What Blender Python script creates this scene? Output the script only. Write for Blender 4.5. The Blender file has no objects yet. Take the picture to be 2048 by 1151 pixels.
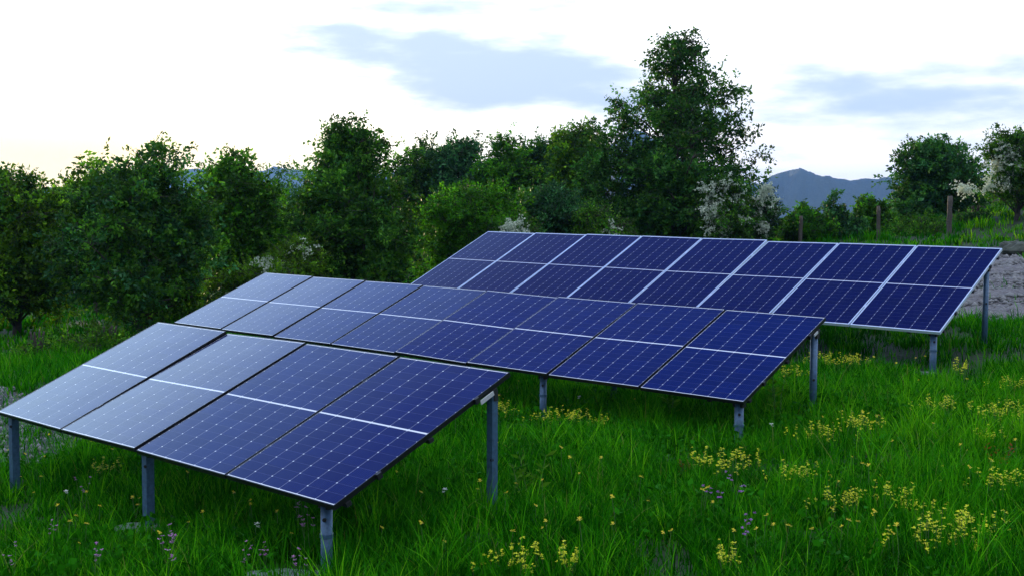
import bpy, math, random
import numpy as np
from mathutils import Vector, Matrix
R = math.radians
sc = bpy.context.scene
COL = sc.collection

# ------------------------------------------------------------------ camera
F, PITCH, ROLL, CZ = 2295.54, 0.0605516, 0.0042016, 2.30       # focal length in pixels of a 2048 wide frame
_c, _s, _cr, _sr = math.cos(PITCH), math.sin(PITCH), math.cos(ROLL), math.sin(ROLL)
FW = np.array([0, _c, -_s]); UP0 = np.array([0, _s, _c]); RT0 = np.array([1., 0, 0])
RT = RT0 * _cr + UP0 * _sr; UP = -RT0 * _sr + UP0 * _cr
cam_d = bpy.data.cameras.new('camera'); cam = bpy.data.objects.new('camera', cam_d); COL.objects.link(cam)
cam.matrix_world = Matrix(((RT[0], UP[0], -FW[0], 0), (RT[1], UP[1], -FW[1], 0), (RT[2], UP[2], -FW[2], CZ), (0, 0, 0, 1)))
cam_d.sensor_width = 36; cam_d.lens = F / 2048 * 36; cam_d.clip_start = .1; cam_d.clip_end = 12000
sc.camera = cam

# ------------------------------------------------------------------ light and sky
SUN_AZ, SUN_EL = R(-22.5), R(4.0)                               # left of the view direction, just over the hills
SUN = Vector((math.sin(SUN_AZ) * math.cos(SUN_EL), math.cos(SUN_AZ) * math.cos(SUN_EL), math.sin(SUN_EL)))
sd = bpy.data.lights.new('sun', 'SUN'); sd.energy = 5.0; sd.angle = R(0.6); sd.color = (1, .78, .42)
so = bpy.data.objects.new('sun', sd); COL.objects.link(so); so.rotation_euler = (-SUN).to_track_quat('-Z', 'Y').to_euler()
sc.view_settings.view_transform = 'Standard'; sc.view_settings.look = 'None'
sc.view_settings.exposure = 0.5; sc.view_settings.gamma = 1.0

class NT:
    """small helper to write node graphs"""
    def __init__(s, tree): s.t = tree; s.n = tree.nodes; s.l = tree.links
    def node(s, kind, ins=None, **kw):
        n = s.n.new(kind)
        for k, v in kw.items(): setattr(n, k, v)
        for k, v in (ins or {}).items():
            if hasattr(v, 'is_output') or isinstance(v, bpy.types.NodeSocket): s.l.new(v, n.inputs[k])
            else: n.inputs[k].default_value = v
        return n
    def m(s, op, a, b=None, c=None, clamp=False):
        n = s.n.new('ShaderNodeMath'); n.operation = op; n.use_clamp = clamp
        for i, v in enumerate((a, b, c)):
            if v is None: continue
            if isinstance(v, bpy.types.NodeSocket): s.l.new(v, n.inputs[i])
            else: n.inputs[i].default_value = v
        return n.outputs[0]
    def mix(s, f, a, b, mode='MIX'):
        n = s.n.new('ShaderNodeMix'); n.data_type = 'RGBA'; n.blend_type = mode
        for i, v in ((0, f), (6, a), (7, b)):
            if isinstance(v, bpy.types.NodeSocket): s.l.new(v, n.inputs[i])
            else: n.inputs[i].default_value = (tuple(v) + (1,)) if isinstance(v, tuple) and len(v) == 3 else v
        return n.outputs[2]
    def ramp(s, f, stops, interp='LINEAR'):
        n = s.n.new('ShaderNodeValToRGB'); cr = n.color_ramp; cr.interpolation = interp
        while len(cr.elements) < len(stops): cr.elements.new(.5)
        for e, (p, c) in zip(cr.elements, stops): e.position = p; e.color = tuple(c) + (1,)
        s.l.new(f, n.inputs[0]); return n.outputs[0]
    def noise(s, vec, scale, detail=4, rough=.5, dim='3D'):
        n = s.node('ShaderNodeTexNoise', {'Scale': scale, 'Detail': detail, 'Roughness': rough})
        if vec is not None: s.l.new(vec, n.inputs['Vector'])
        return n.outputs[0]

world = bpy.data.worlds.new('World'); sc.world = world; world.use_nodes = True
w = NT(world.node_tree); w.n.clear()
tc = w.node('ShaderNodeTexCoord').outputs['Generated']
sep = w.node('ShaderNodeSeparateXYZ', {0: tc}); X, Y, Z = sep.outputs
sky = w.node('ShaderNodeTexSky', sky_type='NISHITA', sun_disc=False, sun_elevation=SUN_EL, sun_rotation=SUN_AZ, air_density=1.0, dust_density=1.5)
el = w.m('MULTIPLY', w.m('ARCSINE', Z), 180 / math.pi)                  # elevation in degrees
az = w.m('MULTIPLY', w.m('ARCTAN2', X, Y), 180 / math.pi)                # azimuth, right of +Y
e01 = w.m('DIVIDE', w.m('MAXIMUM', el, 0.0), 90.0)
K = 10.0                                                                 # undone by the background strength of 0.1
# white overcast low down; unseen blue gap and bright zenith shaped for glass and grass
base = w.ramp(e01, [(0, (1.35, 1.30, 1.18)), (.08, (1.35, 1.35, 1.32)), (.15, (1.30, 1.36, 1.5)), (.26, (1.30, 1.95, 2.6)), (.30, (.80, 1.22, 1.85)),
                    (.35, (.17, .38, 1.0)), (.42, (.014, .055, .42)), (.58, (.014, .05, .40)), (.70, (1.1, 1.25, 1.6)), (1, (1.8, 2.0, 2.3))])
rest = w.ramp(e01, [(0, (.22, .25, .31)), (.2, (.5, .58, .72)), (.5, (1.1, 1.2, 1.45)), (1, (1.8, 2.0, 2.3))])     # unseen sky behind the viewer, shaped for the light it gives
ahead = w.node('ShaderNodeMapRange', {0: Y, 1: -.1, 2: .3}).outputs[0]
base = w.mix(ahead, rest, base)
dsun = w.node('ShaderNodeVectorMath', {0: tc, 1: tuple(SUN)}, operation='DOT_PRODUCT').outputs['Value']
dcl = w.m('MAXIMUM', dsun, 0.0)
wide = w.m('POWER', dcl, 12.0); mid = w.m('POWER', dcl, 60.0); core = w.m('POWER', dcl, 900.0)
back = w.m('MULTIPLY_ADD', dsun, .12, .88, clamp=True)                   # the sky away from the sun is dimmer
col = w.mix(1.0, base, w.node('ShaderNodeCombineXYZ', {0: back, 1: back, 2: back}).outputs[0], 'MULTIPLY')
def addc(c, f, rgb):
    return w.mix(1.0, c, w.mix(f, (0, 0, 0), rgb), 'ADD')
col = addc(col, wide, (.9, 1.0, 1.15)); col = addc(col, mid, (.6, .4, .0)); col = addc(col, core, (3., 1.8, .4))
low = w.node('ShaderNodeMapRange', {0: el, 1: 9.0, 2: 2.5}, interpolation_type='SMOOTHSTEP').outputs[0]
col = w.mix(w.m('MULTIPLY', w.m('MULTIPLY', w.m('POWER', dcl, 14.0), low), 1.0), col, (2.0, 1.6, .62))
# clouds: a layer seen in perspective
inv = w.m('DIVIDE', 1.0, w.m('ADD', w.m('MAXIMUM', Z, 0.0), .09))
cp = w.node('ShaderNodeCombineXYZ', {0: w.m('MULTIPLY', X, inv), 1: w.m('MULTIPLY', Y, inv), 2: 3.7}).outputs[0]
n1 = w.noise(cp, 0.9, 6, .52)
n2 = w.noise(w.node('ShaderNodeVectorMath', {0: tc, 1: (13, 13, 52)}, operation='MULTIPLY').outputs[0], 1.0, 6, .55)
def lump(a0, e0, sa, se, tilt=0.0):
    da = w.m('SUBTRACT', az, a0)
    de = w.m('SUBTRACT', w.m('SUBTRACT', el, e0), w.m('MULTIPLY', da, tilt))
    q = w.m('ADD', w.m('POWER', w.m('DIVIDE', da, sa), 2.0), w.m('POWER', w.m('DIVIDE', de, se), 2.0))
    return w.m('POWER', 2.718, w.m('MULTIPLY', q, -1.0))
place = lump(-1.5, 7.5, 12, 2.3, -.12)
for args in ((-17, 7.8, 8, 1.9, 0), (18.5, 5.6, 9, 1.8, -.1), (23, 7.0, 8, 1.0, 0), (-3, 10.2, 9, 1.2, 0), (15, 7, 7, .8, 0)):
    g = lump(*args)
    k = {-17: .55, 18.5: .7, 23: .6, -3: .6, 15: .5}[args[0]]
    place = w.m('MAXIMUM', place, w.m('MULTIPLY', g, k))
cl = w.m('ADD', w.m('MULTIPLY', place, 1.15), w.m('MULTIPLY', w.m('SUBTRACT', n1, .5), .9))
cl = w.m('ADD', cl, w.m('MULTIPLY', w.m('SUBTRACT', n2, .5), 1.5))
high = w.m('SUBTRACT', 1.0, w.node('ShaderNodeMapRange', {0: el, 1: 10.0, 2: 16.0}).outputs[0])
cmask = w.m('MULTIPLY', w.node('ShaderNodeMapRange', {0: cl, 1: -.08, 2: .95}, interpolation_type='SMOOTHSTEP').outputs[0], high)
col = w.mix(w.m('MULTIPLY', cmask, .96), col, (.49, .61, .79))
# cloud texture higher up, seen only mirrored in the glass
up = w.node('ShaderNodeMapRange', {0: w.m('ADD', n1, w.m('MULTIPLY', n2, .3)), 1: .52, 2: .82}).outputs[0]
up = w.m('MULTIPLY', up, w.m('SUBTRACT', 1.0, high))
col = w.mix(w.m('MULTIPLY', up, .025), col, (.5, .6, 1.0))
below = w.node('ShaderNodeMapRange', {0: el, 1: -1.5, 2: 0.0}).outputs[0]
col = w.mix(below, (.02, .035, .02), col)
colK = w.mix(1.0, col, (K, K, K), 'MULTIPLY')
colK = w.mix(.03, colK, sky.outputs[0])
bg = w.node('ShaderNodeBackground', {'Color': colK, 'Strength': 0.1})
wo = w.node('ShaderNodeOutputWorld', {'Surface': bg.outputs[0]})
world.cycles.sampling_method = 'MANUAL'; world.cycles.sample_map_resolution = 1024
sc.cycles.max_bounces = 8; sc.cycles.diffuse_bounces = 3; sc.cycles.transmission_bounces = 5
sc.cycles.volume_bounces = 0; sc.cycles.glossy_bounces = 3
sc.cycles.sample_clamp_indirect = 6

# ------------------------------------------------------------------ helpers
def ray(px, py):
    """direction through a point of the 2048 x 1151 frame, scaled to y = 1"""
    x = (px - 1024) / F; y = -(py - 575.5) / F
    d = FW + RT * x + UP * y
    return d / d[1]
def at(px, py, dist):
    p = ray(px, py) * dist
    return np.array([p[0], p[1], p[2] + CZ])

CTRL = np.array([(-4.38, 9.97, -2.44), (-2.75, 8.5, -2.38), (-1.18, 7.1, -2.27), (-.3, 7.8, -2.06), (.31, 12.0, -2.14), (2.07, 10.5, -2.07),
    (2.9, 11.2, -1.93), (5.1, 13.8, -1.89), (6.1, 14.8, -1.68), (0, 3, -2.1), (0, 0, -1.9), (3, 6.4, -1.98), (5, 3, -1.6), (-5, 3, -2.5), (-4, 6, -2.5),
    (7.2, 17.3, -1.58), (9.2, 22.5, -1.22), (11.5, 28, -.93), (12.2, 31, -.66), (10.9, 34, -.62), (9.3, 37, -.72), (15, 31, -.55), (16.5, 36, .25), (17.5, 40, .8), (19.5, 44, 1.1),
    (-8.4, 26, -2.62), (-10.7, 24, -2.78), (-15.2, 34, -3.05), (-6.9, 16, -2.5), (-10, 14, -2.75), (-3, 22, -2.2), (0, 35, -1.7), (5, 35, -1.3), (4, 24, -1.6), (-6, 35, -2.4),
    (12.5, 47, -1.5), (16, 56, -2.6), (20, 66, -3.2), (25, 80, -4), (-40, 80, -6), (0, 80, -4), (45, 80, 1.5), (30, 60, 1.2), (-80, 150, -12), (0, 150, -9), (90, 150, -2), (-30, 10, -5), (30, 10, 1), (0, -30, -1.5),
    (30, -30, 1), (-30, -30, -5)], float)
CTRL[:, 2] += CZ
def height(x, y):
    x = np.asarray(x, float); y = np.asarray(y, float); sh = x.shape; x = x.ravel(); y = y.ravel()
    out = np.empty(len(x))
    for a in range(0, len(x), 20000):
        xs, ys = x[a:a + 20000, None], y[a:a + 20000, None]
        dx = CTRL[None, :, 0] - xs; dy = CTRL[None, :, 1] - ys; d2 = dx * dx + dy * dy
        s2 = .6 + .002 * (xs * xs + ys * ys)
        W = 1 / (d2 + s2) ** 1.7; W = W / W.sum(1, keepdims=True)
        z = CTRL[None, :, 2]
        mx = (W * dx).sum(1); my = (W * dy).sum(1); mz = (W * z).sum(1)
        cx = dx - mx[:, None]; cy = dy - my[:, None]
        reg = .15 * ((W * d2).sum(1)) + 1e-6
        sxx = (W * cx * cx).sum(1) + reg; syy = (W * cy * cy).sum(1) + reg; sxy = (W * cx * cy).sum(1)
        tx = (W * cx * z).sum(1); ty = (W * cy * z).sum(1)
        det = sxx * syy - sxy ** 2
        ga = (syy * tx - sxy * ty) / det; gb = (sxx * ty - sxy * tx) / det
        out[a:a + 20000] = mz - ga * mx - gb * my
    r = np.hypot(x, y); f = np.clip((r - 150) / 300, 0, 1); f = f * f * (3 - 2 * f)
    out = out * (1 - f) + (-16 + CZ) * f
    out += .02 * np.sin(x * 1.7 + 1.3 * np.sin(y * .9)) * np.cos(y * 1.9 + np.sin(x * 1.1)) * (r < 120)
    return out.reshape(sh)
def h1(x, y): return float(height(np.array([x]), np.array([y]))[0])
def ground_at(px, py, lo=3.0, hi=120.0):
    """where the sight line through a pixel meets the ground"""
    d = ray(px, py); t = np.geomspace(lo, hi, 900)
    g = height(d[0] * t, t); z = CZ + d[2] * t
    i = np.argmax(z < g)
    return float(d[0] * t[i]), float(t[i]), float(g[i])

def mesh(name, V, faces, mat, parent=None, uv=None, col=None, smooth=False, loc=None):
    """V (n,3); faces: list, or array (m,k)"""
    me = bpy.data.meshes.new(name)
    V = np.asarray(V, np.float32)
    if isinstance(faces, np.ndarray):
        m_, k_ = faces.shape
        me.vertices.add(len(V)); me.vertices.foreach_set('co', V.ravel())
        me.loops.add(m_ * k_); me.loops.foreach_set('vertex_index', faces.astype(np.int32).ravel())
        me.polygons.add(m_); me.polygons.foreach_set('loop_start', np.arange(0, m_ * k_, k_, dtype=np.int32))
        me.update(calc_edges=True)
    else:
        me.from_pydata([tuple(map(float, v)) for v in V], [], faces); me.update()
    if uv is not None:
        l = me.uv_layers.new(name='UVMap'); l.data.foreach_set('uv', np.asarray(uv, np.float32).ravel())
    if col is not None:
        a = me.color_attributes.new('tint', 'FLOAT_COLOR', 'POINT'); c4 = np.ones((len(V), 4), np.float32); c4[:, :3] = col
        a.data.foreach_set('color', c4.ravel())
    if smooth: me.polygons.foreach_set('use_smooth', np.ones(len(me.polygons), bool))
    if mat is not None: me.materials.append(mat)
    o = bpy.data.objects.new(name, me); COL.objects.link(o)
    if parent is not None: o.parent = parent
    if loc is not None: o.location = loc
    return o
def empty(name, loc, label=None, cat=None, group=None):
    o = bpy.data.objects.new(name, None); COL.objects.link(o); o.location = tuple(map(float, loc)); o.empty_display_size = .2
    if label: o['label'] = label
    if cat: o['category'] = cat
    if group: o['group'] = group
    return o
def tag(o, label=None, cat=None, group=None, kind=None):
    for k, v in (('label', label), ('category', cat), ('group', group), ('kind', kind)):
        if v: o[k] = v
    return o

class MB:
    def __init__(s): s.v = []; s.f = []
    def add(s, V, Fc):
        b = len(s.v); s.v += [tuple(map(float, p)) for p in V]; s.f += [tuple(b + i for i in f) for f in Fc]
    def bar(s, a, b, wx, wy, upv=(0, 0, 1)):
        """box beam from a to b, wx across, wy along upv"""
        a = np.array(a, float); b = np.array(b, float); d = b - a; d /= np.linalg.norm(d)
        u = np.array(upv, float); x = np.cross(d, u); x /= np.linalg.norm(x); y = np.cross(x, d)
        V = [p + sx * x * wx / 2 + sy * y * wy / 2 for p in (a, b) for sx, sy in ((-1, -1), (1, -1), (1, 1), (-1, 1))]
        s.add(V, [(3, 2, 1, 0), (4, 5, 6, 7), (0, 1, 5, 4), (1, 2, 6, 5), (2, 3, 7, 6), (3, 0, 4, 7)])
    def tube(s, pts, rad, n=8, cap=True):
        P = np.array(pts, float); m_ = len(P)
        rad = [rad] * m_ if np.isscalar(rad) else rad
        base = len(s.v); ref = np.array([.3, .9, .1])
        for i in range(m_):
            d = P[min(i + 1, m_ - 1)] - P[max(i - 1, 0)]; d /= np.linalg.norm(d) + 1e-12
            x = np.cross(d, ref if abs(d @ ref) < .95 else (1, 0, 0)); x /= np.linalg.norm(x); y = np.cross(d, x)
            for k in range(n):
                a = 2 * math.pi * k / n
                s.v.append(tuple(P[i] + rad[i] * (math.cos(a) * x + math.sin(a) * y)))
        for i in range(m_ - 1):
            for k in range(n):
                a = base + i * n + k; b = base + i * n + (k + 1) % n
                s.f.append((a, b, b + n, a + n))
        if cap:
            s.f.append(tuple(base + k for k in range(n))[::-1]); s.f.append(tuple(base + (m_ - 1) * n + k for k in range(n)))
    def build(s, name, mat, parent=None, smooth=False, loc=None):
        return mesh(name, s.v, s.f, mat, parent, smooth=smooth, loc=loc)

# ------------------------------------------------------------------ materials
def material(name):
    m = bpy.data.materials.new(name); m.use_nodes = True; t = NT(m.node_tree); t.n.clear()
    out = t.node('ShaderNodeOutputMaterial'); return m, t, out
def principled(t, out, **ins):
    p = t.node('ShaderNodeBsdfPrincipled')
    for k, v in ins.items():
        k = k.replace('_', ' ')
        if isinstance(v, bpy.types.NodeSocket): t.l.new(v, p.inputs[k])
        elif isinstance(v, tuple) and len(v) == 3 and k != 'Normal': p.inputs[k].default_value = v + (1,)
        else: p.inputs[k].default_value = v
    t.l.new(p.outputs[0], out.inputs['Surface']); return p
def simple(name, c, rough=.5, metal=0., var=.15, scale=20, bump=0., spec=.5):
    m, t, out = material(name)
    co = t.node('ShaderNodeTexCoord').outputs['Object']; n = t.noise(co, scale, 5, .6)
    c2 = tuple(x * (1 - var) for x in c); c3 = tuple(min(1, x * (1 + var)) for x in c)
    colr = t.ramp(n, [(.3, c2), (.7, c3)])
    p = principled(t, out, Base_Color=colr, Roughness=rough, Metallic=metal)
    p.inputs['Specular IOR Level'].default_value = spec
    if bump:
        b = t.node('ShaderNodeBump', {'Height': n, 'Strength': bump, 'Distance': .02}); t.l.new(b.outputs[0], p.inputs['Normal'])
    return m
def leafy(name, trans=.42, rough=.55, spec=.12, tcol=(1.5, 1.5, .5)):
    """leaves and blades: colour from the per-leaf tint, partly translucent"""
    m, t, out = material(name)
    a = t.node('ShaderNodeVertexColor', layer_name='tint').outputs[0]
    p = t.node('ShaderNodeBsdfPrincipled', {'Base Color': a, 'Roughness': rough, 'Specular IOR Level': spec})
    tr = t.node('ShaderNodeBsdfTranslucent', {'Color': t.mix(1.0, a, tcol, 'MULTIPLY')})
    mx = t.node('ShaderNodeMixShader', {0: trans, 1: p.outputs[0], 2: tr.outputs[0]})
    t.l.new(mx.outputs[0], out.inputs['Surface']); return m
M = {}
M['leaf'] = leafy('leaf', .36, .55, .10); M['grass'] = leafy('grass_blade', .27, .6, .02, (1.3, 1.4, .5)); M['petal'] = leafy('petal', .3, .6, .2, (1, 1, 1))
M['bark'] = simple('bark', (.045, .036, .028), .9, 0, .4, 14, .6)
M['zinc'] = simple('galvanised_steel', (.050, .110, .195), .45, .25, .3, 35, .05)
M['dark_steel'] = simple('blackish_steel', (.025, .028, .033), .5, .6, .2, 20)  # near-black steel of rails, rafters, end clamps and brackets
M['black_frame'] = simple('black_anodised', (.012, .013, .016), .3, .3, .2, 30)
M['silver_frame'] = simple('silver_anodised', (.62, .74, .90), .35, .45, .08, 30)
M['concrete'] = simple('concrete', (.13, .16, .165), .9, 0, .3, 30, .5)
M['old_wood'] = simple('weathered_wood', (.065, .058, .048), .9, 0, .4, 25, .5)
M['stone'] = simple('field_stone', (.16, .16, .16), .9, 0, .45, 7, .8)
M['boulder'] = simple('mossy_stone', (.055, .065, .05), .95, 0, .5, 6, .8)
M['stem'] = simple('stem', (.05, .12, .02), .6, 0, .2, 30)
M['bolt'] = simple('dark_bolt', (.02, .02, .022), .5, .5, .2, 50)
M['rubber'] = simple('plastic_clip', (.45, .47, .48), .5, 0, .1, 50)

def glass_material(name, W, H, cols, rows, cellc, linec, frame_w, margin, midgap, rough):
    """a photovoltaic laminate: cell grid by UV in metres"""
    m, t, out = material(name)
    uv = t.node('ShaderNodeUVMap', uv_map='UVMap').outputs[0]
    s_ = t.node('ShaderNodeSeparateXYZ', {0: uv}); x, y = s_.outputs[0], s_.outputs[1]
    mx_, my_ = .009, margin
    half = (H / 2 - my_ - midgap / 2)
    cw = (W - 2 * mx_) / cols; ch = half / rows
    ax = t.m('SUBTRACT', x, mx_)
    ay = t.m('SUBTRACT', t.m('ABSOLUTE', t.m('SUBTRACT', y, H / 2)), midgap / 2)     # distance from the middle gap
    dx = t.m('PINGPONG', ax, cw / 2)                                                 # hmm: 0 on column line, cw/2 in cell centre
    dxl = t.m('ABSOLUTE', t.m('SUBTRACT', ax, t.m('MULTIPLY', t.m('ROUND', t.m('DIVIDE', ax, cw)), cw)))
    dyl = t.m('ABSOLUTE', t.m('SUBTRACT', ay, t.m('MULTIPLY', t.m('ROUND', t.m('DIVIDE', ay, ch)), ch)))
    def lt(a, b, soft=.0006): return t.node('ShaderNodeMapRange', {0: a, 1: b + soft, 2: b - soft}).outputs[0]
    colline = lt(dxl, .0016)
    rowline = t.m('MULTIPLY', lt(dyl, .0010), .09)
    dots = lt(t.m('ADD', dxl, dyl), .0072, .001)
    outx = t.m('MAXIMUM', t.m('LESS_THAN', ax, 0.0), t.m('GREATER_THAN', ax, cols * cw))
    outy = t.m('MAXIMUM', t.m('LESS_THAN', ay, 0.0), t.m('GREATER_THAN', ay, half))
    white = t.m('MAXIMUM', t.m('MAXIMUM', t.m('MULTIPLY', colline, .33), rowline), t.m('MAXIMUM', dots, t.m('MAXIMUM', outx, outy)))
    # fine busbars inside each cell
    bb = lt(t.m('ABSOLUTE', t.m('SUBTRACT', t.m('FRACT', t.m('MULTIPLY', ax, 10 / cw)), .5)), .06, .03)
    # each cell a shade of its own
    cid = t.node('ShaderNodeCombineXYZ', {0: t.m('FLOOR', t.m('DIVIDE', ax, cw)), 1: t.m('FLOOR', t.m('DIVIDE', t.m('SUBTRACT', y, H / 2), ch)), 2: 0.0}).outputs[0]
    oi = t.node('ShaderNodeObjectInfo').outputs['Random']
    wn = t.node('ShaderNodeTexWhiteNoise', {0: t.node('ShaderNodeVectorMath', {0: cid, 1: t.node('ShaderNodeCombineXYZ', {2: t.m('MULTIPLY', oi, 50.0)}).outputs[0]}, operation='ADD').outputs[0]}).outputs[0]
    cell = t.mix(wn, tuple(c * .86 for c in cellc), tuple(c * 1.14 for c in cellc))
    cell = t.mix(t.m('MULTIPLY', bb, .05), cell, (.04, .08, .3))
    c = t.mix(white, cell, linec)
    # dust and dried drops
    dust = t.noise(uv, 3.0, 6, .65); d2 = t.noise(uv, 60.0, 3, .7)
    c = t.mix(t.m('MULTIPLY', t.m('MULTIPLY', dust, d2), .02), c, (.45, .47, .5))
    rg = t.m('ADD', rough, t.m('MULTIPLY', t.m('SUBTRACT', dust, .5), .08))
    rain = t.noise(t.node('ShaderNodeVectorMath', {0: uv, 1: (22, 1.6, 1)}, operation='MULTIPLY').outputs[0], 1.0, 5, .6)
    c = t.mix(t.m('MULTIPLY', t.node('ShaderNodeMapRange', {0: rain, 1: .5, 2: .8}).outputs[0], .012), c, (.3, .34, .4))
    rg = t.m('ADD', rg, t.m('MULTIPLY', rain, .03))
    p = principled(t, out, Base_Color=c, Roughness=rg)
    p.inputs['IOR'].default_value = 1.42
    wav = t.noise(uv, 1.6, 2, .5)
    b = t.node('ShaderNodeBump', {'Height': wav, 'Strength': .25, 'Distance': .006}); t.l.new(b.outputs[0], p.inputs['Normal'])
    return m

# ------------------------------------------------------------------ terrain
def grid_axis(half, n, k):
    t = np.linspace(-1, 1, n); return half * np.sinh(k * t) / math.sinh(k)
gx = grid_axis(5200, 331, 8.2); gy = 12 + grid_axis(5200, 331, 8.2)
GX, GY = np.meshgrid(gx, gy); GZ = height(GX, GY)
nx = len(gx); idx = np.arange(nx * nx).reshape(nx, nx)
faces = np.stack([idx[:-1, :-1], idx[:-1, 1:], idx[1:, 1:], idx[1:, :-1]], -1).reshape(-1, 4)
m, t, out = material('meadow_soil')
co = t.node('ShaderNodeTexCoord').outputs['Object']
n1_ = t.noise(co, .9, 6, .6); n2_ = t.noise(co, 14, 5, .6)
c = t.mix(n1_, (.006, .025, .003), (.012, .05, .006)); c = t.mix(t.m('MULTIPLY', n2_, .6), c, (.022, .02, .012))
p = principled(t, out, Base_Color=c, Roughness=.95)
b = t.node('ShaderNodeBump', {'Height': n2_, 'Strength': .8, 'Distance': .05}); t.l.new(b.outputs[0], p.inputs['Normal'])
ground = mesh('ground', np.stack([GX, GY, GZ], -1).reshape(-1, 3), faces, m, smooth=True); tag(ground, kind='structure')

# bare ground: outlines as polygons on the ground plan
def inside(poly, x, y):
    c = np.zeros(x.shape, bool); n = len(poly)
    for i in range(n):
        x1, y1 = poly[i]; x2, y2 = poly[(i + 1) % n]
        cond = ((y1 > y) != (y2 > y)); xi = (x2 - x1) * (y - y1) / (y2 - y1 + 1e-12) + x1
        c ^= cond & (x < xi)
    return c
YARD = [(5.2, 18.6), (6.4, 17.9), (7.6, 17.5), (9.5, 17.3), (13, 17.0), (19, 18), (21, 24), (18, 29.0), (13.6, 28.9), (12.0, 28.4), (10.6, 27.3), (8.5, 26.6), (6.5, 25), (5.4, 22)]
TRACK = [(-5.0, 10.6), (-4.2, 11.6), (-5.4, 13.6), (-6.2, 15.2), (-7.6, 16.8), (-10.5, 17.2), (-13, 15.5), (-10, 12.5), (-7.5, 11.3), (-6, 10.4)]
def jag(poly, amp, seed):
    rs = np.random.RandomState(seed); o = []
    for i in range(len(poly)):
        a = np.array(poly[i]); b = np.array(poly[(i + 1) % len(poly)]); k = max(2, int(np.linalg.norm(b - a) / .25))
        for j in range(k): o.append(tuple(a + (b - a) * j / k + rs.normal(0, amp, 2)))
    return o
YARD_J, TRACK_J = jag(YARD, .07, 1), jag(TRACK, .1, 2)
def sheet(name, poly, lift, mat, step):
    xs = [p[0] for p in poly]; ys = [p[1] for p in poly]
    ax_ = np.arange(min(xs), max(xs), step); ay_ = np.arange(min(ys), max(ys), step)
    QX, QY = np.meshgrid(ax_, ay_); ok = inside(poly, QX + step / 2, QY + step / 2)
    rs = np.random.RandomState(5)
    QZ = height(QX, QY) + lift + rs.normal(0, .014, QX.shape) + .03 * np.sin(QY * 3.1 + np.sin(QX * .8)) * (name == 'gravel_yard_ground')
    ii = np.arange(QX.size).reshape(QX.shape)
    f = np.stack([ii[:-1, :-1], ii[:-1, 1:], ii[1:, 1:], ii[1:, :-1]], -1)[ok[:-1, :-1]]
    u, invv = np.unique(f, return_inverse=True)
    V = np.stack([QX, QY, QZ], -1).reshape(-1, 3)[u]
    o = mesh(name, V, invv.reshape(f.shape), mat, smooth=True); tag(o, kind='structure'); return o
def gravel_mat(name, a, b_):
    m, t, out = material(name)
    co = t.node('ShaderNodeTexCoord').outputs['Object']
    v = t.node('ShaderNodeTexVoronoi', {'Vector': co, 'Scale': 9.0}); n = t.noise(co, 1.2, 6, .65); n3 = t.noise(co, 30, 4, .6)
    c = t.mix(t.node('ShaderNodeSeparateColor', {0: v.outputs['Color']}).outputs[0], a, b_)
    c = t.mix(t.m('MULTIPLY', n, .7), c, tuple(x * .45 for x in a)); c = t.mix(t.m('MULTIPLY', n3, .35), c, tuple(x * 1.3 for x in b_))
    p = principled(t, out, Base_Color=c, Roughness=.95)
    hh = t.m('ADD', v.outputs['Distance'], n3)
    b = t.node('ShaderNodeBump', {'Height': hh, 'Strength': 1.0, 'Distance': .08}); t.l.new(b.outputs[0], p.inputs['Normal']); return m
M['gravel'] = gravel_mat('gravel', (.15, .14, .15), (.25, .235, .24)); M['track'] = gravel_mat('track_gravel', (.05, .062, .062), (.11, .125, .125))
sheet('gravel_yard_ground', YARD_J, .03, M['gravel'], .12)
sheet('gravel_track_ground', TRACK_J, .03, M['track'], .10)
def pebbles(name, poly, n, smin, smax, mat, seed, col_a, col_b):
    rs = np.random.RandomState(seed)
    xs = [p[0] for p in poly]; ys = [p[1] for p in poly]
    x = rs.uniform(min(xs), max(xs), n * 2); y = rs.uniform(min(ys), max(ys), n * 2); k = inside(poly, x, y); x, y = x[k][:n], y[k][:n]; n = len(x)
    s = smin + (smax - smin) * rs.rand(n) ** 3
    O = np.array([(1, 0, 0), (0, 1, 0), (-1, 0, 0), (0, -1, 0), (0, 0, .7), (0, 0, -.5)])
    Fo = np.array([(0, 1, 4), (1, 2, 4), (2, 3, 4), (3, 0, 4), (1, 0, 5), (2, 1, 5), (3, 2, 5), (0, 3, 5)])
    V = O[None] * s[:, None, None] * rs.uniform(.6, 1.3, (n, 6, 1)); a = rs.rand(n) * 6.28
    ca, sa = np.cos(a)[:, None], np.sin(a)[:, None]
    V = np.stack([V[..., 0] * ca - V[..., 1] * sa, V[..., 0] * sa + V[..., 1] * ca, V[..., 2]], -1)
    V += np.stack([x, y, height(x, y) + .035], -1)[:, None]
    f = (Fo[None] + 6 * np.arange(n)[:, None, None]).reshape(-1, 3)
    o = mesh(name, V.reshape(-1, 3), f, mat); tag(o, kind='stuff'); return o
tag(pebbles('gravel_stones', YARD_J, 12000, .015, .11, M['stone'], 3, None, None), 'grey loose gravel stones on the bare yard by the fence', 'gravel')
tag(pebbles('track_gravel_stones', TRACK_J, 3500, .015, .06, M['stone'], 4, None, None), 'grey gravel stones on the track beside the front solar array', 'gravel')

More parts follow.
